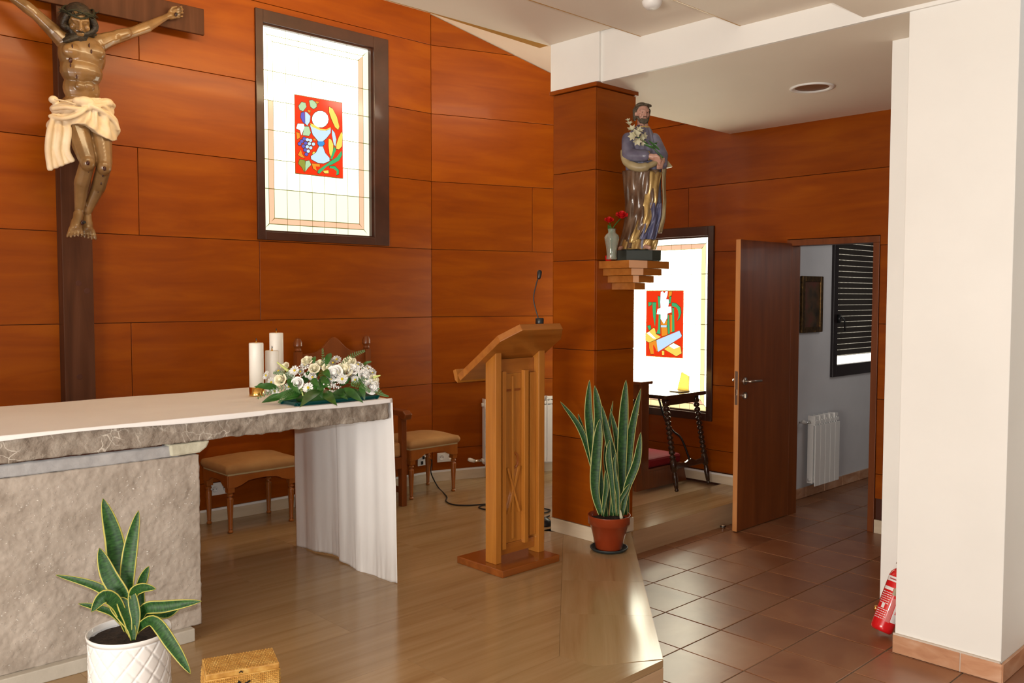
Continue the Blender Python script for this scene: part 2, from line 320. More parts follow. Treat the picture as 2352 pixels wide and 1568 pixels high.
    def build(s, name, material, parent=None, smooth=False, bevel=0.0, bseg=2, solid=0.0, origin=None, weld=False):
        me = bpy.data.meshes.new(name)
        org = Vector(origin) if origin is not None else None
        vs = [tuple(Vector(p) - org) for p in s.v] if org is not None else s.v
        me.from_pydata(vs, [], s.f)
        if s.uv:
            ul = me.uv_layers.new(name='uv')
            for lp in me.loops: ul.data[lp.index].uv = s.uv[lp.vertex_index]
        if weld:
            bm = bmesh.new(); bm.from_mesh(me); bmesh.ops.remove_doubles(bm, verts=bm.verts, dist=1e-5); bmesh.ops.recalc_face_normals(bm, faces=bm.faces); bm.to_mesh(me); bm.free()
        me.update()
        if smooth:
            for p in me.polygons: p.use_smooth = True
        me.materials.append(material if not isinstance(material, str) else M[material])
        o = bpy.data.objects.new(name, me); C.objects.link(o)
        if org is not None: o.location = org
        if parent is not None:
            o.parent = parent; o.matrix_parent_inverse = Matrix.Identity(4)
            o.location = (org if org is not None else Vector((0, 0, 0))) - wloc(parent)
        if solid:
            md = o.modifiers.new('solid', 'SOLIDIFY'); md.thickness = solid; md.offset = 0
        if bevel:
            md = o.modifiers.new('bevel', 'BEVEL'); md.width = bevel; md.segments = bseg; md.limit_method = 'ANGLE'; md.angle_limit = math.radians(40)
            md.harden_normals = False
        return o
def wloc(o):
    v = Vector(o.location); p = o.parent
    while p is not None: v += Vector(p.location); p = p.parent
    return v
def tag(o, label=None, cat=None, group=None, kind=None):
    if label: o['label'] = label
    if cat: o['category'] = cat
    if group: o['group'] = group
    if kind: o['kind'] = kind
    return o
def thing(name, loc, label, cat, group=None, kind=None):
    o = bpy.data.objects.new(name, None); C.objects.link(o); o.location = loc; o.empty_display_size = 0.1
    return tag(o, label, cat, group, kind)
def bake(o):
    """replace the mesh by its modified result"""
    dg = bpy.context.evaluated_depsgraph_get(); dg.update()
    me = bpy.data.meshes.new_from_object(o.evaluated_get(dg)); o.modifiers.clear(); o.data = me
    for p in me.polygons: p.use_smooth = True
    return o
def blob(mb, name, material, parent, voxel=0.008, smooth=6, origin=None):
    """one continuous surface grown round overlapping volumes"""
    o = mb.build(name, material, parent, True, origin=origin)
    md = o.modifiers.new('r', 'REMESH'); md.mode = 'VOXEL'; md.voxel_size = voxel
    sm = o.modifiers.new('s', 'SMOOTH'); sm.factor = 0.5; sm.iterations = smooth
    return bake(o)

FZ = 0.15     # platform top
# ================================================================== SETTING
# ---- tile floor: grout bed, terracotta tiles one by one where the photo shows them
fl = MB().box((-6, -4.5, -0.15), (9.2, 6.0, -0.004)).build('floor', 'grout')
tag(fl, 'terracotta tile floor of nave, passage and side room', 'floor', kind='structure')
T = 0.33; TX0 = 2.6797; TY0 = 2.1003
A1 = PZ(1578.6, 1309.4, 0); TX0 = A1.x; TY0 = A1.y
tb = MB().box((-T / 2 + 0.003, -T / 2 + 0.003, -0.008), (T / 2 - 0.003, T / 2 - 0.003, 0.0))
tile_me = None; stuff = MB(); ntile = 0
def on_tiles(x, y):
    if y > 3.60 and x < 5.9: return False
    if x < 2.84 and y > 2.1 + T: return False
    if 2.84 <= x <= 4.3 and y > 2.11 + (x - 2.858) * 0.9185 + T * 1.2: return False
    return True
for i in range(-28, 18):
    for j in range(-22, 6):
        cx = TX0 + (i + 0.5) * T; cy = TY0 + (j + 0.5) * T
        if not on_tiles(cx, cy) or cx > 8.9 or cy > 3.6: continue
        near = False
        v = Vector((cx, cy, 0)) - EYE; dz = v.dot(CF)
        if dz > 0.5:
            sx = 1176 + v.dot(CR) / dz * FPX; sy = 784 - v.dot(CU) / dz * FPX
            near = -60 < sx < 2420 and sy < 1680 and not (cx > 4.25 and cy < 1.8) and cx < 7.4
        if near:
            if tile_me is None:
                o = tb.build('tile', 'tile', fl, bevel=0.0015, bseg=1); tile_me = o.data
            else:
                o = bpy.data.objects.new('tile', tile_me); C.objects.link(o); o.parent = fl
                md = o.modifiers.new('bevel', 'BEVEL'); md.width = 0.0015; md.segments = 1
            o.location = (cx, cy, random.uniform(-0.0006, 0.0004)); ntile += 1
        else:
            stuff.box((cx - T / 2 + 0.003, cy - T / 2 + 0.003, -0.008), (cx + T / 2 - 0.003, cy + T / 2 - 0.003, 0))
tag(stuff.build('tile_field', 'tile', fl), kind='stuff')

# ---- platform
EA = Vector((4.281, 3.418, 0)); EB = Vector((2.858, 2.111, 0))
ed = (EB - EA).normalized(); en = Vector((-ed.y, ed.x, 0))
if en.y < 0: en = -en
plat = MB().prism([(-3.0, 2.13, -0.02), (2.85, 2.13, -0.02), (4.27, 3.44, -0.02), (5.96, 3.44, -0.02), (5.96, 5.6, -0.02), (-3.0, 5.6, -0.02)], (0, 0, 0.145)).build('floor_platform', 'travertine_e')
tag(plat, 'raised cream travertine platform carrying the altar and lectern', 'floor', kind='structure')
def slab(poly, name='slab', mt='travertine', z0=0.12, org=None, rot=0.0):
    """a flagstone; its own frame is turned so the grain follows it"""
    c = org or (sum((Vector(p) for p in poly), Vector((0, 0, 0))) / len(poly))
    mb = MB(); rm = Matrix.Rotation(-rot, 4, 'Z')
    mb.prism([rm @ (Vector((p[0], p[1], z0)) - Vector((c[0], c[1], 0))) for p in poly], (0, 0, FZ - z0))
    o = mb.build(name, mt, plat); o.location = (c[0], c[1], 0); o.rotation_euler = (0, 0, rot); return o
SW = 0.42
ang = math.atan2(ed.y, ed.x)
Ai = EA + en * SW; Bi = EB + en * SW
g = 0.0005
# diagonal border strip in four stones
L_ = (EB - EA).length
for k in range(4):
    a0 = EA + ed * (L_ * k / 4 + g); a1 = EA + ed * (L_ * (k + 1) / 4 - g)
    b1 = a1 + en * SW; b0 = a0 + en * SW
    if k == 3:
        b1 = Vector((2.60, 2.26, 0))
    if k == 3:
        hit = EA + en * SW; tt = (2.42 - hit.y) / ed.y; hp0 = hit + ed * tt
        slab([a0, a1, b1, Vector((hp0.x - 0.0 - 0.30 * 0, 2.42, 0)), b0] if hp0.x > 2.60 else [a0, a1, b1, Vector((hp0.x, 2.42, 0)), b0], rot=ang); KX = hp0.x
    else: slab([a0, a1, b1, b0], rot=ang)
# field of long stones
def clip_field(x0, x1, y0, y1):
    """cut a rectangle of the field back to the border strip with a half-plane"""
    poly = [Vector((x0, y0, 0)), Vector((x1, y0, 0)), Vector((x1, y1, 0)), Vector((x0, y1, 0))]
    out = []
    def dd(p): return (p - (EA + en * (SW + 0.001))).dot(en)
    for i in range(4):
        p, q = poly[i], poly[(i + 1) % 4]; dp, dq = dd(p), dd(q)
        if dp >= 0: out.append(p)
        if dp * dq < 0: out.append(p + (q - p) * (dp / (dp - dq)))
    return out
rows = [2.42 + 0.4 * k for k in range(8)]
for r, y0 in enumerate(rows):
    y1 = min(y0 + 0.4, 5.5)
    if y0 > 5.45: break
    x = -2.9 + (r % 2) * 0.5
    while x < 5.9:
        x1 = min(x + 1.0, 5.93)
        if y0 < 3.5 and x > 3.6: break
        pl_ = clip_field(x + g, x1 - g, y0 + g, y1 - g)
        if len(pl_) > 2: slab(pl_)
        x = x1
# front border along the nave
bl = [(-2.9, -1.7), (-1.7, -0.5), (-0.5, 0.7), (0.7, 1.75)]
for a, b in bl: slab([(a + g, 2.1, 0), (b - g, 2.1, 0), (b - g, 2.42 - g, 0), (a + g, 2.42 - g, 0)])
K1 = EA + ed * (L_ * 0.75 + g) + en * SW
slab([(1.75 + g, 2.1, 0), (2.850, 2.104, 0), (2.598, 2.258, 0), (KX - g, 2.42 - g, 0), (1.75 + g, 2.42 - g, 0)])
# stones between the pillar border and the niche
slab([(4.285, 3.415, 0), (5.93, 3.415, 0), (5.93, 3.62, 0), (4.1, 3.62, 0), (4.0, 3.5, 0)])
slab([(4.0, 3.622, 0), (5.93, 3.622, 0), (5.93, 3.82, 0), (3.9, 3.82, 0)])
def riser(p, q, z0, z1, t):
    p = Vector(p); q = Vector(q); d = (q - p).normalized(); n_ = Vector((d.y, -d.x, 0))
    b = MB().prism([p, q, q + n_ * t, p + n_ * t], (0, 0, z1 - z0)); b.v = [(x, y, z + z0) for x, y, z in b.v]; return b
riser((4.30, 3.425, 0), (5.93, 3.425, 0), 0.0, 0.148, 0.012).build('riser', 'travertine_e', plat)
riser((-2.9, 2.115, 0), (2.85, 2.115, 0), 0.0, 0.118, 0.012).build('riser', 'travertine_e', plat)

# ---- walls of cherry panels
ROWS = [0.235, 0.405, 0.928, 1.455, 1.985, 2.512, 3.035, 3.56, 4.2]
def panel_wall(name, label, A, B, cuts, rows, holes=(), ztop=lambda s: 9, base=0.15, mt='panel', th=0.02, cat='wall'):
    """wall from plan point A to B (visible face on the right-hand normal side); panels proud of a dark backing, gaps 4 mm"""
    A = Vector((*A, 0)); B = Vector((*B, 0)); d = (B - A); Lw = d.length; d.normalize(); n_ = Vector((d.y, -d.x, 0))
    def pt(s, z, off): return A + d * s + n_ * off + Vector((0, 0, z))
    bk = MB(); zt = [(s, ztop(s)) for s in (0, Lw)]
    # backing built as strips around the holes
    segs = sorted({0.0, Lw, *[h[0] for h in holes], *[h[1] for h in holes], *([4.32 - A.x] if False else [])})
    for s0, s1 in zip(segs[:-1], segs[1:]):
        zs = [(0.0, None)]
        hh = [h for h in holes if h[0] <= s0 + 1e-6 and h[1] >= s1 - 1e-6]
        spans = [(0.0, 9.0)] if not hh else [(0.0, hh[0][2]), (hh[0][3], 9.0)]
        for z0, z1 in spans:
            za = min(z1, ztop(s0)); zb = min(z1, ztop(s1))
            if za <= z0 + 1e-4: continue
            bk.prism([pt(s0, z0, -th), pt(s1, z0, -th), pt(s1, zb, -th), pt(s0, za, -th)], -n_ * 0.10)
    w_ = bk.build(name, 'panel_gap'); tag(w_, label, cat, kind='structure')
    for r in range(len(rows) - 1):
        z0, z1 = rows[r], rows[r + 1]
        cs = [0.0] + sorted(cuts.get(r, [])) + [Lw]
        for s0, s1 in zip(cs[:-1], cs[1:]):
            gg = 0.0018
            ov = [h for h in holes if h[1] > s0 + 1e-4 and h[0] < s1 - 1e-4 and h[3] > z0 + 1e-4 and h[2] < z1 - 1e-4]
            full = sorted(h for h in ov if h[2] <= z0 + 1e-3 and h[3] >= z1 - 1e-3)
            runs = []; cur = s0
            for h in full:
                if h[0] > cur + 0.02: runs.append((cur, h[0]))
                cur = max(cur, h[1])
            if cur < s1 - 0.02: runs.append((cur, s1))
            for (a, b) in runs:
                A_, B_, c, e = a + gg, b - gg, z0 + gg, z1 - gg
                bt = sorted(h for h in ov if h not in full and h[2] <= z0 + 1e-3 and h[1] > a + 1e-3 and h[0] < b - 1e-3)
                tp_ = sorted((h for h in ov if h not in full and h[3] >= z1 - 1e-3 and h[1] > a + 1e-3 and h[0] < b - 1e-3), reverse=True)
                q = []
                if not (bt and bt[0][0] <= A_): q.append((A_, c))
                for h in bt:
                    x0_, x1_ = max(h[0], A_), min(h[1], B_)
                    if h[0] > A_: q.append((x0_, c))
                    q += [(x0_, h[3]), (x1_, h[3])]
                    if h[1] < B_: q.append((x1_, c))
                if not (bt and bt[-1][1] >= B_): q.append((B_, c))
                if not (tp_ and tp_[0][1] >= B_): q.append((B_, e))
                for h in tp_:
                    x0_, x1_ = max(h[0], A_), min(h[1], B_)
                    if h[1] < B_: q.append((x1_, e))
                    q += [(x1_, h[2]), (x0_, h[2])]
                    if h[0] > A_: q.append((x0_, e))
                if not (tp_ and tp_[-1][0] <= A_): q.append((A_, e))
                # clip under the sloping top
                out = []
                for i in range(len(q)):
                    p0, p1 = q[i], q[(i + 1) % len(q)]; d0, d1 = ztop(p0[0]) - gg - p0[1], ztop(p1[0]) - gg - p1[1]
                    if d0 >= 0: out.append(p0)
                    if d0 * d1 < 0: t = d0 / (d0 - d1); out.append((p0[0] + (p1[0] - p0[0]) * t, p0[1] + (p1[1] - p0[1]) * t))
                if len(out) < 3: continue
                MB().prism([pt(x_, z_, 0) for x_, z_ in out], -n_ * (th - 0.002)).build('panel', mt, w_, bevel=0.0012, bseg=1, origin=pt(out[0][0], out[0][1], 0))
    return w_
def sL(px, py): return PY(px, py, 5.45).x
X0L = -2.0
cl = lambda px, py: sL(px, py) - X0L
wb = panel_wall('wall_back', 'cherry panelled wall behind the altar with crucifix and stained glass', (X0L, 5.45), (4.32, 5.45),
    {1: [cl(310, 1000)], 2: [cl(302, 790), cl(302, 790) - 1.9], 3: [cl(597, 640)], 4: [cl(318, 440)], 5: [1.9], 6: [cl(319, 100), 1.2], 7: [2.2]}, ROWS,
    holes=[(2.842 - X0L, 3.908 - X0L, 1.995, 3.515)])
RA = Vector((4.32, 5.45, 0)); RBp = Vector((6.05, 4.871, 0)); RL = (RBp - RA).length
def rtop(s): return 3.795 - 0.3215 * s
wr = panel_wall('wall_back_right', 'cherry panelled wall behind the lectern with sloping top', (4.32, 5.45), (6.05, 4.871), {4: [0.88]}, ROWS, ztop=rtop)
RW = [0.235, 0.405, 0.92, 1.433, 1.967, 2.486, 3.0, 3.5]
YD0, YD1, ZD = 2.659, 3.256, 1.985
def hY(y): return 5.05 - y
W2 = (3.925, 4.9055, 0.63, 2.172)
ww = panel_wall('wall_right', 'cherry panelled end wall with second stained glass window and doorway', (5.93, 5.05), (5.93, 1.80),
    {4: [hY(PX(1581, 500, 5.93).y)]}, [0.0 if False else r for r in RW], holes=[(hY(W2[1]), hY(W2[0]), W2[2], W2[3]), (hY(YD1 + 0.045), hY(YD0 - 0.045), 0.0, ZD + 0.05)])
# baseboards
MB().prism([(4.30, 5.468, 0), (4.325, 5.469, 0), (4.345, 5.462, 0), (4.42, 5.62, 0), (4.30, 5.62, 0)], (0, 0, 3.79)).build('corner_filler', 'panel_gap', wb)  # unseen dark filler added to stop light leaking at the wall bend
def bboard(name, label, A, B, z0, z1, mt='marble', bead=True):
    A = Vector((*A, 0)); B = Vector((*B, 0)); d = (B - A).normalized(); n_ = Vector((d.y, -d.x, 0))
    o = MB(); o.prism([A + Vector((0, 0, z0)), B + Vector((0, 0, z0)), B + Vector((0, 0, z0)) + n_ * 0.014, A + Vector((0, 0, z0)) + n_ * 0.014], (0, 0, z1 - z0))
    o = o.build(name, mt); tag(o, label, 'baseboard', kind='structure')
    if bead:
        b = MB(); b.prism([A + Vector((0, 0, z1)), B + Vector((0, 0, z1)), B + Vector((0, 0, z1)) + n_ * 0.012, A + Vector((0, 0, z1)) + n_ * 0.012], (0, 0, 0.014)); b.build('bead', 'white_bead', o)
    return o
bboard('baseboard_back', 'cream marble baseboard under the altar wall', (X0L, 5.45), (4.32, 5.45), FZ, 0.222)
bboard('baseboard_back_right', 'cream marble baseboard under the radiator', (4.32, 5.45), (6.0, 4.888), FZ, 0.222)
bboard('baseboard_right', 'cream marble baseboard in the niche below the end wall', (5.93, 4.95), (5.93, 3.43), FZ, 0.215)
bboard('baseboard_door', 'short cream marble baseboard piece right of the doorway', (5.93, YD0 - 0.05), (5.93, 1.9), 0.0, 0.092, bead=False)

# ---- pillar clad in cherry panels, white above
PXF, PY0, PY1, PXB = 3.945, 3.434, 3.775, 4.318
pil = MB().box((PXF + 0.018, PY0 + 0.018, 0.1), (PXB - 0.018, PY1 - 0.018, 2.87)).build('wall_pillar', 'panel_gap')
tag(pil, 'square cherry panelled pillar carrying the statue bracket', 'pillar', kind='structure')
PR = [0.235, PX(1271, 998, PXF).z, PX(1320, 802.5, PXF).z, PX(1320, 598.5, PXF).z, PX(1320, 395, PXF).z, 2.84]
for z0, z1 in zip(PR[:-1], PR[1:]):
    gg = 0.0016
    MB().box((PXF, PY0 + 0.001, z0 + gg), (PXF + 0.016, PY1 - 0.002, z1 - gg)).build('panel', 'panel', pil, bevel=0.0015, origin=(PXF, PY0, z0))
    MB().box((PXF + 0.0165, PY0, z0 + gg), (PXB - 0.002, PY0 + 0.016, z1 - gg)).build('panel', 'panel', pil, bevel=0.0015, origin=(PXF, PY0, z0))
MB().box((PXF, PY1 - 0.001, 0.235), (PXB, PY1 + 0.001, 2.84)).build('panel', 'panel', pil)
MB().box((PXB - 0.001, PY0 + 0.01, 0.235), (PXB + 0.001, PY1, 2.84)).build('panel', 'panel', pil)
MB().box((PXF - 0.012, PY0 - 0.012, 2.843), (PXB + 0.012, PY1 + 0.026, 2.868)).build('cornice', 'panel', pil, bevel=0.004)
MB().box((PXF - 0.006, PY0 - 0.006, FZ), (PXB + 0.005, PY1 + 0.006, 0.234)).build('plinth', 'marble', pil, bevel=0.002)
MB().box((PXF, 3.412, 2.869), (PXB, 3.802, 3.30)).build('pillar_head', 'paint', pil, bevel=0.003)

# ---- ceilings
def cbox(name, label, a, b, mt='ceiling', cat='ceiling'):
    o = MB().box(a, b).build(name, mt); tag(o, label, cat, kind='structure'); return o
soff = cbox('ceiling_soffit', 'low plastered ceiling over the niche and doorway passage', (3.985, 1.2, 2.866), (5.95, 3.80, 3.35))
beam = MB().box((3.965, 1.2, 2.866), (3.984, 3.412, 3.30)).build('wall_beam', 'paint'); tag(beam, 'white beam face over the passage beside the pillar', 'beam', kind='structure')
CP = [('ceiling_panel', 'yellowish ceiling step nearest the altar wall', 3.12, 3.82, 3.152), ('ceiling_panel', 'second ceiling step from the altar wall, with round detector', 2.484, 3.12, 3.066),
      ('ceiling_panel', 'third ceiling step from the altar wall', 1.85, 2.484, 2.985)]
for nm, lb, y0, y1, z in CP:
    xe = 3.9648 if y1 < 3.5 else 3.944
    o = cbox(nm, lb, (-6, y0 + 0.0005, z), (xe, y1, z + 0.12))
    MB().box((-6, y1 - 0.0005, z - 0.001), (xe, y1 + 0.006, z + 0.03)).build('edge_strip', 'gold_strip', o)
MB().box((3.9451, 3.8025, 3.15), (5.9, 3.82, 3.5)).build('ceiling_closer', 'ceiling')
tag(bpy.data.objects['ceiling_closer'], 'short ceiling edge behind the pillar head', 'ceiling', kind='structure')
cbox('ceiling', 'flat nave ceiling above and behind the viewer', (-6, -4.5, 2.884), (3.9645, 1.849, 3.0))
cbox('ceiling_upper', 'upper ceiling hidden above the stepped ceiling', (-6, 3.13, 3.80), (4.32, 5.6, 3.9))
cbox('ceiling_riser', 'hidden upstand closing the cove above the ceiling steps', (-6, 3.13, 3.27), (5.95, 3.17, 3.80))
ro = MB().prism([(4.32, 3.13, 3.80), (4.32, 5.6, 3.80), (6.1, 5.6, 3.80 - 0.338 * 1.78), (6.1, 3.13, 3.80 - 0.338 * 1.78)], (0, 0, 0.1)).build('ceiling_slope', 'ceiling')
tag(ro, 'sloping ceiling strip above the lectern wall', 'ceiling', kind='structure')
# gold-coloured lip under the sloping strip, seen as a gold wedge
lip = MB().prism([(2.95, 3.8262, 3.153), (3.944, 3.8262, 3.153), (3.944, 3.895, 3.153), (2.95, 3.828, 3.153)], (0, 0, 0.02)).build('trim_1', 'gold_strip')
tag(lip, 'narrow gold-coloured lip along the ceiling step by the altar wall', 'trim', kind='structure')

# ---- white walls on the right: passage end and pier
wm = MB().box((4.36, -4.5, 0.0), (5.90, 1.885, 2.866)).build('wall_nave_right', 'paint', bevel=0.002); tag(wm, 'white wall behind the leaning fire extinguisher', 'wall', kind='structure')
pier = MB().box((3.98, 1.205, 0.0), (4.36, 1.648, 2.8835)).build('wall_pier', 'paint', bevel=0.003); tag(pier, 'white pier at the right with terracotta skirting', 'pillar', kind='structure')
def skirt(parent, pieces):
    for (a, b) in pieces: MB().box(a, b).build('skirting_tile', 'skirt_tile', parent, bevel=0.0015, bseg=1, origin=a)
zt = 0.083
MB().box((3.9697, 1.206, 0.001), (3.9797, 1.652, zt + 0.007)).build('skirting_bed', 'grout_pale', pier)
skirt(pier, [((3.966, 1.364, 0.002), (3.978, 1.652, zt)), ((3.966, 1.197, 0.002), (3.978, 1.360, zt)), ((3.97, 1.192, 0.002), (4.356, 1.204, zt))])
skirt(wm, [((4.347, 0.90, 0.002), (4.359, 1.19, zt)), ((4.347, 0.567, 0.002), (4.359, 0.897, zt))])
# rest of the nave behind the camera
cbox('wall_nave_back', 'white nave wall behind the viewer', (-6.1, -4.5, 0), (-6.0, 5.6, 4.0), 'paint', 'wall')
cbox('wall_nave_far', 'white nave side wall behind the viewer', (-6.1, -4.6, 0), (4.4, -4.5, 3.1), 'paint', 'wall')
cbox('wall_back_left', 'white wall closing the platform out of frame', (-6.0, 5.45, 0), (X0L - 0.001, 5.55, 4.0), 'paint', 'wall')

# ---- side room behind the door
rw = MB()
for a, b in (((5.99, 3.48, 0), (6.985, 3.56, 2.6)), ((6.985, 3.48, 0), (8.0, 3.56, 0.946)), ((6.985, 3.48, 2.22), (8.0, 3.56, 2.6)), ((8.0, 3.48, 0), (8.7, 3.56, 2.6))): rw.box(a, b)
rw = rw.build('wall_side_room', 'roompaint'); tag(rw, 'grey white wall of the side room seen through the doorway', 'wall', kind='structure')
x = 5.99; k = 0
MB().box((5.99, 3.470, 0.001), (8.6, 3.479, zt - 0.002)).build('skirting_bed', 'grout_pale', rw)
cuts = [5.99, 6.42, PY(1846, 1139, 3.48).x, PY(1889, 1124, 3.48).x, PY(1930, 1110, 3.48).x, PY(1968, 1096, 3.48).x, 8.2, 8.6]
for a, b in zip(cuts[:-1], cuts[1:]): skirt(rw, [((a + 0.004, 3.462, 0.002), (b - 0.004, 3.471, zt))])
cbox('wall_side_room_end', 'far wall of the side room', (8.6, 1.7, 0), (8.7, 3.56, 2.6), 'roompaint', 'wall')
cbox('wall_side_room_near', 'near wall of the side room out of sight', (6.05, 1.62, 0), (8.7, 1.70, 2.6), 'roompaint', 'wall')
cbox('ceiling_side_room', 'ceiling of the side room', (5.95, 1.6, 2.6), (8.7, 3.6, 2.7), 'roompaint')

# ---- doorway frame and door leaf
fr = thing('door_1', (5.93, YD1, 0), 'open cherry wood door with steel lever handle at the end wall', 'door', kind='structure')
def jamb(a, b, nm='door_frame', mt='door_wood'): return MB().box(a, b).build(nm, mt, fr, bevel=0.002)
jamb((5.922, YD1 + 0.002, 0), (6.045, YD1 + 0.044, ZD + 0.001)); jamb((5.922, YD0 - 0.044, 0), (6.045, YD0, ZD + 0.001)); jamb((5.922, YD0 - 0.044, ZD + 0.002), (6.045, YD1 + 0.044, ZD + 0.045))
LX0, LX1, LY0, LY1 = 5.232, 5.918, 3.257, 3.292
MB().box((LX0 + 0.004, LY0, 0.006), (LX1, LY1, 2.003)).build('door_leaf', 'door_wood', fr, bevel=0.001)
MB().box((LX0, LY0 + 0.0005, 0.006), (LX0 + 0.0038, LY1 - 0.0005, 2.003)).build('edge_band', 'door_edge', fr)
hp = PY(1745, 875, 3.24)
hz = PY(1700, 876, 3.257).z
hx = LX0 + 0.07
h_ = MB(); h_.lathe([(0.026, -0.004), (0.026, 0.004)], (hx, LY0 - 0.005, hz), 20, Matrix.Rotation(PI / 2, 3, 'X').to_4x4() if False else Matrix.Rotation(PI / 2, 4, 'X'))
h_.tube([(hx, LY0 - 0.005, hz), (hx, LY0 - 0.045, hz), (hx + 0.01, LY0 - 0.055, hz), (hx + 0.13, LY0 - 0.055, hz - 0.002)], [0.009, 0.009, 0.010, 0.008])
h_.lathe([(0.026, -0.004), (0.026, 0.004)], (hx, LY1 + 0.005, hz), 20, Matrix.Rotation(PI / 2, 4, 'X'))
h_.tube([(hx, LY1 + 0.004, hz), (hx, LY1 + 0.045, hz), (hx + 0.01, LY1 + 0.055, hz), (hx + 0.13, LY1 + 0.055, hz - 0.002)], [0.009, 0.009, 0.010, 0.008])
h_.build('door_handle', 'steel', fr, True)
k_ = MB(); k_.lathe([(0.024, -0.006), (0.024, 0.006)], (hx, LY0 - 0.006, hz - 0.10), 18, Matrix.Rotation(PI / 2, 4, 'X')); k_.box((hx - 0.005, LY0 - 0.018, hz - 0.115), (hx + 0.005, LY0 - 0.008, hz - 0.088)); k_.build('lock_cylinder', 'steel', fr)
MB().box((LX0 - 0.0015, LY0 + 0.007, hz - 0.16), (LX0 - 0.0002, LY1 - 0.007, hz + 0.07)).build('lock_plate', 'steel', fr)
MB().box((LX0 - 0.004, LY0 + 0.012, hz - 0.095), (LX0 - 0.0016, LY1 - 0.012, hz - 0.055)).build('latch_bolt', 'chrome', fr)

# ================================================================== STAINED GLASS
def poly_map(kind):
    if kind == 1:
        def f(x, y):
            t = 130 + (x - 165) * 0.162; b = 1390 + (x - 150) * 0.113
            return ((x - 160) / 770, (y - t) / (b - t))
    else:
        def f(x, y):
            t = 225 - (x - 205) * 0.0198; b = 1383 + (x - 200) * 0.05
            return ((x - 203) / 648, (y - t) / (b - t))
    return f
def circ(cx, cy, r, ry=None, n=14): return [(cx + r * math.cos(2 * PI * k / n), cy + (ry or r) * math.sin(2 * PI * k / n)) for k in range(n)]
PIC1 = [
 ('p_pale', [(210,310),(260,245),(320,260),(335,320),(280,395),(230,370)]), ('p_pale', [(380,220),(430,210),(500,260),(500,320),(450,355),(400,320)]),
 ('p_white', [(170,670),(195,595),(290,600),(300,650),(250,780),(230,700)]), ('p_pale', [(300,640),(370,640),(400,740),(370,790),(270,780)]),
 ('p_vio', [(250,420),(300,405),(310,600),(270,560),(240,490)]), ('p_ice', [(312,400),(350,420),(395,470),(385,560),(345,625),(312,590)]),
 ('p_olive', [(195,1240),(220,1170),(300,1190),(308,1280),(290,1380),(250,1300)]), ('p_pale', [(312,1200),(370,1190),(400,1260),(350,1310),(305,1370)]),
 ('p_or', [(345,370),(400,380),(390,420),(360,400)]), ('p_or', [(480,230),(540,240),(520,270),(490,260)]), ('p_or', [(170,730),(220,750),(225,820),(180,850)]),
 ('p_or', [(430,840),(480,840),(470,880)]), ('p_or', [(235,1015),(260,1090),(300,1150),(250,1140),(190,1100)]), ('p_or', [(410,1240),(540,1250),(540,1290),(470,1285),(490,1360),(430,1320)]),
 ('p_yel', [(590,1360),(680,1350),(685,1400),(620,1400)]), ('p_yel', [(430,1050),(470,1050),(450,1100),(420,1085)]),
 ('p_white', circ(555, 520, 135)), ('p_ice', [(385,610),(430,650),(550,700),(650,705),(728,670),(722,740),(650,830),(590,880),(520,880),(430,770)]),
 ('p_yel', [(388,588),(432,600),(550,672),(650,685),(722,650),(728,668),(640,704),(540,697),(410,640)]),
 ('p_blue', [(510,880),(610,880),(620,920),(590,955),(530,955),(505,915)]), ('p_ice', [(530,962),(590,962),(630,1070),(700,1150),(700,1200),(600,1240),(510,1230),(400,1170),(395,1120),(480,1060)]),
 ('p_yel', [(700,315),(760,350),(830,480),(870,640),(850,690),(800,650),(740,520),(700,400)]), ('p_yel', [(905,725),(925,760),(910,960),(860,1010),(815,1000),(815,940),(860,810)]),
 ('p_yel', [(690,835),(730,850),(765,930),(755,1080),(725,1130),(700,1080),(685,950)]), ('p_ice', [(745,685),(790,740),(815,850),(800,960),(775,930),(745,780)]),
 ('p_green', [(900,1035),(910,1100),(860,1190),(750,1250),(650,1290),(530,1405),(500,1390),(510,1350),(620,1270),(720,1200),(820,1140)]),
 ('p_green', [(700,1283),(790,1285),(855,1350),(850,1420),(810,1430),(820,1370),(770,1325),(700,1312)]), ('p_green', [(780,960),(810,1020),(740,1170),(715,1165)]),
] + [('p_vio' if c[0] < 330 else 'p_ice', circ(*c, 27, n=10)) for c in ((215,920),(250,880),(290,840),(340,855),(390,865),(310,910),(370,920),(435,925),(275,960),(335,970),(390,985),(300,1020),(350,1040),(320,1090))]
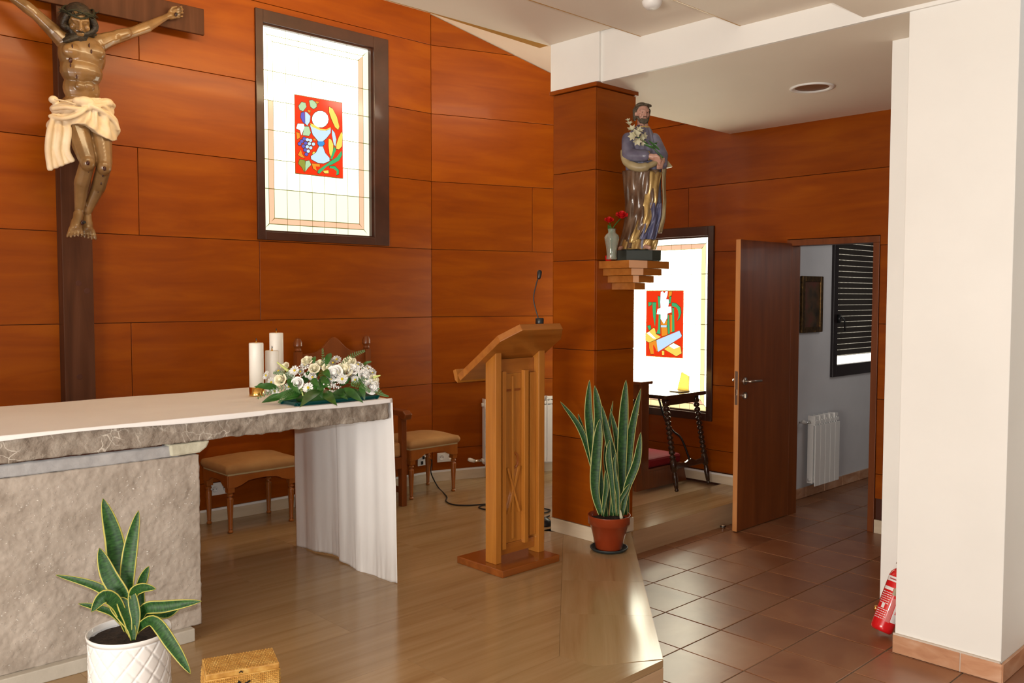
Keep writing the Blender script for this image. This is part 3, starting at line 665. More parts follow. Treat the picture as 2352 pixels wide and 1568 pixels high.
PIC2 = [
 ('p_or', [(475,740),(585,740),(585,1010),(490,1030)]), ('p_or', [(640,640),(665,640),(670,950),(645,960)]), ('p_or', [(610,225),(665,225),(655,300),(600,330)]),
 ('p_green', [(245,425),(305,425),(305,470),(250,500)]), ('p_green', [(320,425),(385,425),(380,660),(370,860),(335,680),(325,560)]), ('p_green', [(230,850),(285,830),(300,890),(265,925)]),
 ('p_green', [(415,315),(455,320),(450,520),(432,520)]), ('p_green', [(435,640),(465,640),(465,990),(395,980),(425,900)]), ('p_ice', [(475,830),(580,830),(575,868),(475,868)]),
 ('p_green', [(625,315),(655,320),(640,440),(615,440)]), ('p_green', [(600,640),(620,650),(635,980),(600,990),(590,800)]),
 ('p_green', [(670,515),(700,520),(715,940),(675,950)]), ('p_green', [(665,425),(740,440),(810,510),(825,600),(800,700),(760,750),(785,650),(770,560),(740,510),(665,490)]),
 ('p_white', [(470,240),(500,225),(530,260),(560,220),(590,225),(585,290),(560,365),(605,370),(615,420),(600,500),(655,495),(660,600),(590,620),(585,700),(530,810),(470,720),(470,640),(400,635),(415,545),(470,520),(460,420)]),
 ('p_yel', [(205,980),(260,950),(340,885),(370,890),(390,990),(480,1040),(400,1085),(270,1145),(205,1110)]), ('p_white', [(222,975),(268,955),(395,1075),(340,1070)]),
 ('p_yel', [(620,1200),(700,1145),(820,1210),(840,1330),(750,1385),(540,1260)]), ('p_white', [(622,1200),(700,1152),(812,1210),(710,1255)]),
 ('p_or', [(270,1150),(390,1100),(450,1280),(410,1300),(350,1180),(340,1200),(355,1350),(300,1350),(270,1240)]), ('p_yel', [(500,1290),(540,1290),(540,1365),(505,1365)]),
 ('p_ice', [(400,1100),(800,925),(840,1010),(830,1040),(460,1290),(430,1310)]),
]
def make_window(name, label, O, sdir, ndir, w, h, pic, pics, frame=0.055, mats=None):
    """O lower left of the glass (viewer side), sdir to the right, ndir towards the room"""
    O = Vector(O); s = Vector(sdir); n_ = Vector(ndir); up = Vector((0, 0, 1))
    root = thing(name, O, label, 'window', kind='structure')
    def quad(a, z0, b, z1, off, dep, nm, mt, **k):
        p = [O + s * a + up * z0 + n_ * off, O + s * b + up * z0 + n_ * off, O + s * b + up * z1 + n_ * off, O + s * a + up * z1 + n_ * off]
        return MB().prism(p, -n_ * dep).build(nm, mt, root, **k)
    # frame, outer architrave and inner rebate
    FL, FR, FB, FT = frame
    for (a, z0, b, z1) in ((-FL, -FB, 0, h + FT), (w, -FB, w + FR, h + FT), (0, -FB, w, 0), (0, h, w, h + FT)):
        quad(a, z0, b, z1, 0.014, 0.10, 'window_frame', 'frame_wood', bevel=0.003)
    r_ = 0.012
    for (a, z0, b, z1) in ((0, 0, r_, h), (w - r_, 0, w, h), (r_, 0, w - r_, r_), (r_, h - r_, w - r_, h)):
        quad(a, z0, b, z1, -0.012, 0.06, 'glazing_bead', 'frame_wood')
    x0, x1, y0, y1 = 0.0, w, 0.0, h
    OB, PB = 0.058, 0.040
    ix0, ix1, iy0, iy1 = OB + PB, w - OB - PB, OB + PB, h - OB - PB
    gx = [ix0 + (ix1 - ix0) * k / 7 for k in range(8)]; gy = [iy0 + (iy1 - iy0) * k / 6 for k in range(7)]
    D = -0.045
    pu0, pu1, pv0, pv1 = pics  # picture rectangle (a0,a1,z0,z1)
    lead = 0.0055
    def pane(poly, mt, d=D, t=0.004, nm='pane'):
        pts = [O + s * a + up * z + n_ * d for a, z in poly]
        MB().prism(pts, -n_ * t).build(nm, mt, root, origin=pts[0])
    def zcol(z, kind):
        t = z / h
        return kind(t)
    wh = mats['field']; ou = mats['outer']; pk = mats['inner']
    # field panes, cut round the picture
    for i in range(7):
        for j in range(6):
            a, b, c, e = gx[i] + lead / 2, gx[i + 1] - lead / 2, gy[j] + lead / 2, gy[j + 1] - lead / 2
            if a >= pu0 and b <= pu1 and c >= pv0 and e <= pv1: continue
            mt = wh((c + e) / 2 / h)
            ov = not (b <= pu0 or a >= pu1 or e <= pv0 or c >= pv1)
            if not ov: pane([(a, c), (b, c), (b, e), (a, e)], mt); continue
            cs = [(a, min(b, pu0 - lead), c, e)] if a < pu0 - 2 * lead else []
            if b > pu1 + 2 * lead: cs.append((max(a, pu1 + lead), b, c, e))
            ma, mb_ = max(a, pu0 - lead), min(b, pu1 + lead)
            if c < pv0 - 2 * lead: cs.append((ma, mb_, c, pv0 - lead))
            if e > pv1 + 2 * lead: cs.append((ma, mb_, pv1 + lead, e))
            for (p, q, r, t) in cs:
                if q - p > 0.004 and t - r > 0.004: pane([(p, r), (q, r), (q, t), (p, t)], mt)
    # borders: bottom, top, left, right, mitred corners
    def border(o0, o1, fn, side_mt):
        xs = gx; l_ = lead / 2
        for k in range(7):
            a, b = gx[k], gx[k + 1]
            ao, bo = (a, b); ai, bi = (a, b)
            if k == 0: ao, ai = o0, o1
            if k == 6: bo, bi = w - o0, w - o1
            pane([(ao + l_ * (k > 0), o0 + l_), (bo - l_, o0 + l_), (bi - l_, o1 - l_), (ai + l_, o1 - l_)], fn(0.0, 'h'))
            pane([(ai + l_, h - o1 + l_), (bi - l_, h - o1 + l_), (bo - l_, h - o0 - l_), (ao + l_, h - o0 - l_)], fn(1.0, 'h'))
        for k in range(6):
            c, e = gy[k], gy[k + 1]; co, eo, ci, ei = c, e, c, e
            if k == 0: co, ci = o0, o1
            if k == 5: eo, ei = h - o0, h - o1
            t = (c + e) / 2 / h
            pane([(o0 + l_, co + l_), (o1 - l_, ci + l_), (o1 - l_, ei - l_), (o0 + l_, eo - l_)], fn(t, 'l'))
            pane([(w - o1 + l_, ci + l_), (w - o0 - l_, co + l_), (w - o0 - l_, eo - l_), (w - o1 + l_, ei - l_)], fn(t, 'r'))
    border(0.008, OB, ou, 0); border(OB, ix0, pk, 0)
    # lead backing
    quad(0, 0, w, h, D - 0.0045, 0.004, 'lead_came', 'lead')
    # picture
    f = poly_map(pic); PW, PH = pu1 - pu0, pv1 - pv0
    pane([(pu0, pv0), (pu1, pv0), (pu1, pv1), (pu0, pv1)], 'p_red', D + 0.003, 0.006, 'picture_ground')
    plist = PIC1 if pic == 1 else PIC2
    for k, (mt, pts) in enumerate(plist):
        q = [f(*p) for p in pts]; q = [(min(max(a, 0), 1), min(max(b, 0), 1)) for a, b in q]
        c = (sum(a for a, _ in q) / len(q), sum(b for _, b in q) / len(q))
        wp = [(pu0 + a * PW, pv1 - b * PH) for a, b in q]
        cw = (pu0 + c[0] * PW, pv1 - c[1] * PH)
        big = []
        for a, b in wp:
            dx, dz = a - cw[0], b - cw[1]; l_ = math.hypot(dx, dz) or 1; big.append((a + dx / l_ * 0.0035, b + dz / l_ * 0.0035))
        lift = 0.0036 + 0.0004 * k / 40
        pane(big, 'p_lead', D + 0.0038 + k * 0.00016, 0.0006, 'came')
        pane(wp, mt, D + 0.0044 + k * 0.00016, 0.0012)
    return root
def field1(t): return M['g_low'] if t < 0.28 else (M['g_mid'] if t < 0.42 else M['g_white'])
make_window('window_1', 'stained glass window with chalice, host and grapes on the altar wall', (2.897, 5.449, 2.05), (1, 0, 0), (0, -1, 0), 0.882, 1.382, 1,
    (0.098 + 0.165, 0.098 + 0.545, 0.098 + 0.322, 0.098 + 0.857), (0.055, 0.129, 0.055, 0.083),
    dict(field=field1, outer=lambda t, sd: M['g_low'] if (t < 0.55 or sd == 'r') else M['g_white'], inner=lambda t, sd: M['g_white'] if (sd == 'h' and t > 0.5) or (sd == 'l' and t > 0.62) else M['g_pink']))
q0 = PX(1485, 668, 5.975); q1 = PX(1568, 820, 5.975)
W2Y = 3.9785; W2w = 0.882
def a2(y): return (W2Y + W2w) - y
q0 = PX(1485, 668, 5.975); q1 = PX(1568, 822, 5.975)
make_window('window_2', 'stained glass window with letters JHP, lily and saw in the niche', (5.929, W2Y + W2w, 0.69), (0, -1, 0), (-1, 0, 0), W2w, 1.408, 2,
    (a2(q0.y), a2(q1.y), q1.z - 0.69, q0.z - 0.69), (0.045, 0.0535, 0.06, 0.074),
    dict(field=lambda t: M['g_bright'], outer=lambda t, sd: M['g_yel'] if sd == 'l' or (sd == 'h' and t < .5) else M['g_white'], inner=lambda t, sd: M['g_pink'] if sd == 'h' else M['g_yel']))
# unseen sheet added behind the altar wall window so no daylight leaks
cbox('wall_light_block', 'unseen sheet blocking light behind the altar wall window', (2.80, 5.58, 1.9), (3.95, 5.60, 3.6), 'paint', 'wall')

# ================================================================== SIDE ROOM THINGS
w3 = thing('window_3', (6.985, 3.48, 0.946), 'dark framed window with lowered roller shutter in the side room', 'window', kind='structure')
fy0, fy1 = 3.455, 3.50
for a, b in (((6.985, fy0, 0.946), (7.06, fy1, 2.22)), ((7.92, fy0, 0.946), (8.0, fy1, 2.22)), ((7.06, fy0, 0.946), (7.92, fy1, 1.045)), ((7.06, fy0, 2.12), (7.92, fy1, 2.22))):
    MB().box(a, b).build('window_frame', 'dframe', w3, bevel=0.003)
MB().box((7.06, 3.50, 1.045), (7.92, 3.504, 1.112)).build('pane', emit('lit_gap', (1, 0.95, 0.85), 2.2), w3)
ns = 21; z0 = 1.118; dz = (2.12 - z0) / ns
slot = emit('shutter_daylight', (1, 0.9, 0.7), 0.9)
for k in range(ns):
    z = z0 + dz * k
    MB().box((7.062, 3.505, z + 0.0015), (7.918, 3.520, z + dz - 0.0015)).build('slat', 'shutter', w3)
sl = MB()
for k in range(ns):
    z = z0 + dz * k
    for q in range(36): sl.box((7.065 + q * 0.0237, 3.5035, z - 0.0018), (7.076 + q * 0.0237, 3.5045, z + 0.0022))
tag(sl.build('light_slots', slot, w3), kind='stuff')
MB().box((7.0, 3.521, 0.95), (8.0, 3.53, 2.22)).build('shutter_backing', 'shutter', w3)
hh = MB(); hz3 = 1.42; hh.box((7.045, 3.430, hz3 - 0.02), (7.065, 3.456, hz3 + 0.05)); hh.tube([(7.055, 3.432, hz3 + 0.02), (7.06, 3.415, hz3 + 0.03), (7.075, 3.405, hz3), (7.085, 3.405, hz3 - 0.09)], 0.008); hh.build('window_handle', 'black', w3, True)

pf = thing('picture_frame', (6.62, 3.475, 1.55), 'small gilt framed dark icon on the side room wall', 'picture')
x0, x1, z0, z1 = 6.455, 6.795, 1.33, 1.782
for a, b in (((x0, 3.452, z0), (x0 + 0.045, 3.4795, z1)), ((x1 - 0.045, 3.452, z0), (x1, 3.4795, z1)), ((x0 + 0.045, 3.452, z0), (x1 - 0.045, 3.4795, z0 + 0.045)), ((x0 + 0.045, 3.452, z1 - 0.045), (x1 - 0.045, 3.4795, z1))):
    MB().box(a, b).build('frame', 'gilt', pf, bevel=0.006)
MB().box((x0 + 0.04, 3.464, z0 + 0.04), (x1 - 0.04, 3.478, z1 - 0.04)).build('painting', 'icon', pf)

def radiator(name, label, O, d, n_sec, sw, z0, z1, dep, valve_low=True, parent_kind=None):
    """aluminium column radiator; O wall point, d along wall; n out of wall"""
    O = Vector((*O, 0)); d = Vector((*d, 0)).normalized(); n_ = Vector((d.y, -d.x, 0))
    r = thing(name, O + Vector((0, 0, z0)), label, 'radiator')
    def bx(a0, a1, o0, o1, c0, c1):
        p = [O + d * a0 + n_ * o0, O + d * a1 + n_ * o0, O + d * a1 + n_ * o1, O + d * a0 + n_ * o1]
        return [q + Vector((0, 0, c0)) for q in p], (0, 0, c1 - c0)
    for k in range(n_sec):
        a = k * sw; mb = MB()
        mb.prism(*bx(a + 0.002, a + sw - 0.002, dep - 0.008, dep, z0, z1 - 0.075))      # front plate
        mb.prism(*bx(a + sw / 2 - 0.003, a + sw / 2 + 0.003, 0.03, dep - 0.008, z0 + 0.02, z1 - 0.03))   # web
        mb.prism(*bx(a + 0.004, a + sw - 0.004, 0.03, 0.035, z0 + 0.05, z1 - 0.02))     # back plate
        mb.prism(*bx(a + 0.006, a + sw - 0.006, dep - 0.035, dep - 0.006, z1 - 0.066, z1 - 0.040))
        mb.prism(*bx(a + 0.006, a + sw - 0.006, dep - 0.05, dep - 0.016, z1 - 0.032, z1 - 0.006))
        mb.prism(*bx(a + 0.001, a + 0.006, 0.03, dep - 0.006, z1 - 0.08, z1))
        mb.prism(*bx(a + 0.001, a + 0.005, 0.03, dep - 0.02, z0 + 0.02, z1 - 0.08))
        mb.build('section', 'white_enamel', r, bevel=0.0015, bseg=1)
    c = O + n_ * (dep * 0.55)
    mb = MB(); W_ = n_sec * sw
    for z in (z0 + 0.05, z1 - 0.05):
        MB().tube([c + Vector((0, 0, z)) - d * 0.012, c + Vector((0, 0, z)) + d * (W_ + 0.012)], 0.016, 12).build('manifold', 'white_enamel', r, True)
    zv = z0 + 0.05 if valve_low else z1 - 0.05
    q = c - d * 0.03 + Vector((0, 0, zv)); v = MB()
    v.tube([q + d * 0.018, q - d * 0.05], 0.011, 10); v.tube([q - d * 0.05, q - d * 0.05 - n_ * (dep * 0.55 - 0.002)], 0.008, 10); v.build('valve', 'chrome', r, True)
    v = MB(); v.tube([q - d * 0.045, q - d * 0.085 + Vector((0, 0, 0.012)), q - d * 0.10 + Vector((0, 0, 0.018))], [0.014, 0.017, 0.012], 12); v.build('valve_cap', 'plastic_w', r, True)
    return r, c, d, n_
r1, c1, d1, n1 = radiator('radiator', 'white column radiator on the wall behind the lectern', (4.715, 5.3178), (1.0, -0.3347), 9, 0.08, 0.245, 0.795, 0.09)
r2, c2, d2, n2 = radiator('radiator', 'small white radiator on the side room wall', (6.565, 3.48), (1, 0), 5, 0.083, 0.10, 0.665, 0.10, valve_low=False)

# ================================================================== SOCKETS, CABLES
def socket(name, label, c, d, w, h_, n_mod, grey=False):
    c = Vector(c); d = Vector(d).normalized(); n_ = Vector((d.y, -d.x, 0)); up = Vector((0, 0, 1))
    r = thing(name, c, label, 'socket')
    def pr(a0, a1, b0, b1, o0, o1): return [c + d * a0 + up * b0 + n_ * o0, c + d * a1 + up * b0 + n_ * o0, c + d * a1 + up * b1 + n_ * o0, c + d * a0 + up * b1 + n_ * o0], n_ * (o1 - o0)
    MB().prism(*pr(-w / 2, w / 2, -h_ / 2, h_ / 2, 0.0, 0.009)).build('cover_plate', 'plastic_w', r, bevel=0.003)
    for k in range(n_mod):
        cx_ = (k + 0.5 - n_mod / 2) * w / n_mod; q = c + d * cx_ + n_ * 0.010; mb = MB()
        ax = n_.to_track_quat('Z', 'Y').to_matrix().to_4x4()
        mb.lathe([(0.021, 0.0), (0.021, 0.0035), (0.0185, 0.0035), (0.0185, 0.0006), (0.0001, 0.0006)], q, 24, ax, cap=False); mb.build('outlet_ring', 'plastic_w', r, True)
        hb = MB()
        for s_ in (-0.0095, 0.0095): hb.lathe([(0.0028, 0.0008), (0.0028, 0.0012)], q + d * s_, 10, ax)
        hb.build('pin_holes', 'black', r)
    return r
pS = PY(502, 1120, 5.45)
socket('wall_socket', 'double white wall socket behind the stool left of the altar cloth', (2.549, 5.45, 0.362), (1, 0, 0), 0.145, 0.082, 2)
Sk = PY(968, 1056, 5.45)
sk = socket('wall_socket', 'single grey white plate with black plug behind the right stool', (Sk.x, 5.45, Sk.z), (1, 0, 0), 0.078, 0.088, 0)
MB().box((Sk.x - 0.012, 5.436, Sk.z - 0.034), (Sk.x + 0.008, 5.441, Sk.z - 0.008)).build('switch', 'black', sk)
MB().box((Sk.x + 0.004, 5.436, Sk.z + 0.006), (Sk.x + 0.020, 5.441, Sk.z + 0.030)).build('jack', 'black', sk)
socket('wall_socket', 'double white wall socket beside the right stool near the radiator', (4.425, 5.4145, 0.337), (1, -0.3347, 0), 0.145, 0.075, 2)
def spline(pts, n=8):
    pts = [Vector(p) for p in pts]; P_ = [pts[0]] + pts + [pts[-1]]; out = []
    for i in range(1, len(P_) - 2):
        for k in range(n):
            t = k / n; a, b, c, e = P_[i - 1], P_[i], P_[i + 1], P_[i + 2]
            out.append(0.5 * ((2 * b) + (c - a) * t + (2 * a - 5 * b + 4 * c - e) * t * t + (3 * b - a - 3 * c + e) * t ** 3))
    out.append(pts[-1]); return out
cz = FZ + 0.006
cab = [(Sk.x + 0.012, 5.430, Sk.z + 0.018), (Sk.x + 0.03, 5.36, Sk.z + 0.005), PY(990, 1085, 5.25), PZ(1006, 1118, cz), PZ(1026, 1140, cz), PZ(1024, 1150, cz), PZ(1040, 1158, cz), PZ(1075, 1160, cz), PZ(1120, 1157, cz), PZ(1180, 1153, cz), PZ(1252, 1168, cz),
       PZ(1262, 1172, cz), PZ(1240, 1178, cz), PZ(1150, 1172, cz), PZ(1112, 1169, cz), PZ(1100, 1164, cz), PZ(1115, 1160, cz + .006), PZ(1160, 1163, cz), PZ(1230, 1190, cz), PZ(1262, 1184, cz)]
o = MB().tube(spline(cab, 7), 0.0048, 7).build('cable', 'rubber', smooth=True); tag(o, 'black cable looping over the platform from wall plug to lectern', 'cable')
# black pedestal foot behind the lectern
fc = PZ(1247, 1205, FZ)
ft = thing('microphone_stand_base', (fc.x, fc.y, FZ), 'black weighted stand foot on the floor between lectern and pillar', 'stand')
mb = MB(); mb.lathe([(0.001, 0.0), (0.058, 0.0), (0.060, 0.012), (0.045, 0.035), (0.018, 0.05), (0.001, 0.052)], (fc.x, fc.y, FZ), 28); mb.build('foot', 'black', ft, True)
MB().tube([(fc.x, fc.y, FZ + 0.04), (fc.x, fc.y, FZ + 0.09)], 0.008).build('stub_pole', 'black', ft, True)

# ================================================================== ALTAR
al = thing('altar', (1.0, 4.1, FZ), 'grey stone altar with rough slab top on a chiselled block', 'altar')
SX0, SX1, SY0, SY1, SZ0, SZ1 = -0.55, 2.592, 3.62, 4.60, 1.000, 1.094
def rough_box(name, a, b, mt, parent, nx, ny, nz, amp, fr_=9, seed=0, skip=()):
    """box whose faces are finely divided and knocked uneven"""
    bm = bmesh.new(); a = Vector(a); b = Vector(b)
    def face(o, u, v, nu, nv):
        g_ = [[bm.verts.new(o + u * (i / nu) + v * (j / nv)) for j in range(nv + 1)] for i in range(nu + 1)]
        for i in range(nu):
            for j in range(nv): bm.faces.new((g_[i][j], g_[i + 1][j], g_[i + 1][j + 1], g_[i][j + 1]))
    X = Vector((b.x - a.x, 0, 0)); Y = Vector((0, b.y - a.y, 0)); Z_ = Vector((0, 0, b.z - a.z))
    face(a, X, Z_, nx, nz); face(a + Y, Z_, X, nz, nx); face(a, Z_, Y, nz, ny); face(a + X, Y, Z_, ny, nz); face(a, Y, X, ny, nx); face(a + Z_, X, Y, nx, ny)
    bmesh.ops.remove_doubles(bm, verts=bm.verts, dist=1e-5); bmesh.ops.recalc_face_normals(bm, faces=bm.faces)
    bm.normal_update()
    for v in bm.verts:
        p = v.co; nn = v.normal
        if 'top' in skip and abs(nn.z) > 0.9 and p.z > b.z - 1e-4: continue
        k = noise.fractal(p * fr_ + Vector((seed, 0, 0)), 1.0, 2.0, 4) * amp + noise.noise(p * fr_ * 3.1) * amp * 0.5
        v.co = p + nn * k
    me = bpy.data.meshes.new(name); bm.to_mesh(me); bm.free(); me.materials.append(M[mt])
    for p in me.polygons: p.use_smooth = True
    o = bpy.data.objects.new(name, me); C.objects.link(o); o.parent = parent; o.location = -wloc(parent)
    return o
rough_box('slab', (SX0, SY0, SZ0), (SX1, SY1, SZ1), 'slabstone', al, 330, 12, 14, 0.0065, 13, 3, skip=('top',))
BX0, BX1, BY0, BY1 = 0.25, 1.606, 3.625, 4.45
rough_box('block', (BX0, BY0, 0.206), (BX1, BY1, 0.940), 'stone', al, 260, 20, 150, 0.0030, 22, 8)
rough_box('band', (BX0, BY0 + 0.010, 0.943), (BX1 - 0.08, BY1 - 0.02, 0.988), 'bluestone', al, 120, 10, 8, 0.003, 14, 5)
cb_ = MB(); cb_.prism([Vector((BX1 - 0.12, BY0 - 0.004, 0.945)), Vector((BX1 + 0.005, BY0 - 0.004, 0.948)), Vector((BX1 + 0.035, BY0 - 0.004, 0.968)), Vector((BX1 + 0.05, BY0 - 0.004, 0.996)), Vector((BX1 - 0.125, BY0 - 0.004, 0.996))], (0, 0.25, 0)); cb_.build('corbel', 'corbel', al, bevel=0.008)
MB().box((BX0 + 0.02, BY0 + 0.045, 0.985), (BX1 - 0.14, BY1 - 0.03, 0.9985)).build('shade_strip', 'panel_gap', al)  # dark strip whose colour stands in for the shadow line under the slab
MB().box((BX0 + 0.03, BY0 - 0.035, FZ), (BX1 - 0.045, BY1 - 0.03, 0.2055)).build('plinth', 'plinth', al, bevel=0.004)
# chisel marks: shallow pale flakes standing in the block's front face
ch = MB(); rnd = random.Random(4)
for k in range(1050):
    x = rnd.uniform(BX0 + 0.4, BX1 - 0.02); z = rnd.uniform(0.22, 0.90)
    a = rnd.gauss(0.55, 0.35); ln = rnd.uniform(0.010, 0.026); th_ = rnd.uniform(0.0030, 0.0062)
    d = Vector((math.cos(a), 0, math.sin(a))); e = Vector((-math.sin(a), 0, math.cos(a)))
    p = Vector((x, BY0, z)); kk = noise.fractal(p * 22 + Vector((8, 0, 0)), 1.0, 2.0, 4) * 0.003 + noise.noise(p * 68.2) * 0.0015; p.y = BY0 - kk - 0.0010; off = Vector((0, -rnd.uniform(0.001, 0.003), 0))
    ch.add([p - d * ln / 2 + Vector((0, .004, 0)), p + e * th_ + off, p + d * ln / 2 + Vector((0, .004, 0)), p - e * th_ + Vector((0, .004, 0))], [(0, 1, 2), (0, 3, 1), (1, 3, 2)])
tag(ch.build('chisel_marks', 'stone_mark', al), kind='stuff')

# ---- altar cloth: flat top and long fall over the right end
def cloth():
    mb = MB(); vs = []; nu, nv = 60, 150; yA, yB = 3.612, 4.598
    R_ = 0.022; xE = SX1 + 0.018; zt_ = SZ1 + 0.008
    xs = []
    L1 = xE - R_ - 0.6 + 0.0
    tot_fall = zt_ - 0.175
    def pt(u, v):
        # v 0..1 along the cloth from left to hem; u 0..1 from front edge to back
        y = yA + (yB - yA) * u
        if v < 0.45:
            x = SX0 + (xE - R_ - SX0) * (v / 0.45); z = zt_
            fr_ = max(0, 1 - u * 60)
            z += 0.0012 * math.sin(x * 9 + y * 4)
            return Vector((x, y, z))
        if v < 0.49:
            a = (v - 0.45) / 0.04 * PI / 2; return Vector((xE - R_ + R_ * math.sin(a), y, zt_ - R_ + R_ * math.cos(a)))
        t = (v - 0.49) / 0.51; z = zt_ - R_ - tot_fall * t
        yy = yA + (yB - 0.02 - yA) * u
        w_ = min(1, t * 2.2)
        fold = 0.008 * math.sin(u * 2 * PI * 2.1 + 0.6) + 0.006 * math.sin(u * 2 * PI * 4.3 + 2.0) + 0.0012 * math.sin(u * 2 * PI * 11 + 1)
        sharp = 0.030 * (1 / (1 + math.exp(-(u - 0.555) / 0.004))) - 0.045 * max(0, u - 0.555) / 0.445 - 0.010 * math.exp(-((u - 0.50) / 0.06) ** 2)
        x = xE + w_ * (fold + sharp) + 0.012 * t
        cr = max(0, t - 0.72) / 0.28
        x += cr * (0.0045 * noise.noise(Vector((u * 34, t * 3, 0))) + 0.003 * noise.noise(Vector((u * 75, t * 6, 4))))
        z += 0.014 * (1 - u) * 0 - 0.010 * math.sin(u * 7) * t
        return Vector((x, yy, z))
    mb.grid(lambda i, j: pt(i, j), nu * 2, nv)
    # small front lip hanging over the slab edge
    return mb
ctop = cloth().build('altar_cloth', 'linen', smooth=True)
sd = ctop.modifiers.new('s', 'SOLIDIFY'); sd.thickness = 0.002; sd.offset = 1
tag(ctop, 'white linen altar cloth falling over the right end', 'cloth')
lipm = MB()
def lip_f(u, v):
    x = SX0 + (SX1 + 0.012 - SX0) * u; hgt = 0.016 + 0.005 * math.sin(x * 3.1 + 1) - 0.004 * math.sin(x * 7.0)
    if x > 1.9: hgt *= 0.75
    if v < 0.5: a = v / 0.5 * PI / 2; return Vector((x, 3.612 - 0.004 * math.sin(a), SZ1 + 0.009 - 0.004 * (1 - math.cos(a))))
    return Vector((x, 3.608 - 0.002 * v, SZ1 + 0.005 - hgt * (v - 0.5) * 2))
lipm.grid(lip_f, 160, 8)
o = lipm.build('front_hem', 'linen', ctop, smooth=True); sd = o.modifiers.new('s', 'SOLIDIFY'); sd.thickness = 0.002

# ---- candles
CZ = SZ1 + 0.0095
def candle(label, c, r, h_, brass, wick='brass'):
    t = thing('candle', (c[0], c[1], CZ), label, 'candle', 'white altar candles')
    z = CZ
    if brass:
        MB().lathe([(0.001, 0), (r + 0.002, 0), (r + 0.003, 0.004), (r + 0.001, 0.010), (r + 0.002, 0.044), (0.001, 0.046)], (c[0], c[1], z), 32, cap=False).build('brass_foot', 'brass', t, True); z += 0.045
    MB().lathe([(0.001, 0), (r, 0), (r, h_ - 0.004), (r - 0.002, h_), (r - 0.006, h_), (r - 0.007, h_ - 0.004), (0.001, h_ - 0.004)], (c[0], c[1], z), 32, cap=False).build('candle_body', 'wax', t, True)
    MB().lathe([(0.006, 0), (0.006, 0.006), (0.003, 0.010), (0.003, 0.016)], (c[0], c[1], z + h_ - 0.004), 12).build('wick_holder', 'brass', t, True)
    MB().tube([(c[0], c[1], z + h_ + 0.010), (c[0] + 0.001, c[1], z + h_ + 0.018), (c[0], c[1] + 0.001, z + h_ + 0.026)], [0.003, 0.0028, 0.0012]).build('wick', 'black', t, True)
cA = PZ(590, 908, CZ); dA = (cA - EYE).dot(CF); mA = dA / FPX
rA = 16.2 * mA
candle('tall white candle with brass foot, leftmost of the three', (cA.x, cA.y), rA, (888 - 787) * mA, True)
cB = PD(623, 900, dA + 0.02); cB = PZ(623, 903, CZ)
mB = (cB - EYE).dot(CF) / FPX
candle('shortest white candle, in front of the other two', (cB.x + 0.01, cB.y + 0.005), 15.6 * mB, (903 - 805) * mB, False)
cD = PZ(636, 897, CZ); mD = (cD - EYE).dot(CF) / FPX
candle('tallest white candle, standing at the back right of the three', (cD.x + 0.055, cD.y + 0.10), 16 * mD, (903 - 772) * mD * 1.0, False)

# ================================================================== FLOWER ARRANGEMENT
FC = PZ(745, 925, SZ1 + 0.011); 
fa = thing('flower_arrangement', (FC.x, FC.y, SZ1 + 0.010), 'low white flower arrangement with roses, daisies and greenery on altar', 'flowers')
DF = 4.20
t0, t1 = PZ(690, 932, CZ), PZ(866, 914, CZ)
mb = MB(); x0, x1, y0, y1 = 2.08, 2.555, 3.64, 3.80
prof = [(0.0, 0.0), (0.0, 0.012)]
ring = []
mb.prism([(x0 + .02, y0 + .01, CZ), (x1 - .03, y0 + .01, CZ), (x1 - 0.01, y1 - 0.01, CZ), (x0 + 0.03, y1 - 0.01, CZ)], (0, 0, 0.004))
for (a, b) in (((x0, y0), (x1, y0)), ((x1, y0), (x1, y1)), ((x1, y1), (x0, y1)), ((x0, y1), (x0, y0))):
    p = Vector((*a, CZ)); q = Vector((*b, CZ)); d = (q - p).normalized(); nn = Vector((d.y, -d.x, 0))
    mb.prism([p - nn * 0.02, p - nn * 0.016, p + Vector((0, 0, 0.018)), p - nn * 0.004 + Vector((0, 0, 0.018))], q - p)
mb.build('tray', 'teal', fa, bevel=0.002)
MB().box((2.16, 3.66, CZ + 0.004), (2.48, 3.785, CZ + 0.05)).build('foam_block', 'green_leaf', fa, bevel=0.01)
def orient(c, nrm, spin=0):
    q = Vector(nrm).normalized().to_track_quat('Z', 'Y').to_matrix().to_4x4() @ Matrix.Rotation(spin, 4, 'Z'); q.translation = Vector(c); return q
def copyobj(src, parent, mtx, name=None):
    o = bpy.data.objects.new(name or src.name.split('.')[0], src.data); C.objects.link(o); o.parent = parent; o.matrix_basis = mtx; return o
TOCAM = -CF
def mesh_only(mb, name, mt, smooth=True):
    me = bpy.data.meshes.new(name); me.from_pydata([tuple(v) for v in mb.v], [], mb.f); me.materials.append(M[mt])
    for p in me.polygons: p.use_smooth = smooth
    return me
dz_ = MB(); NP = 19
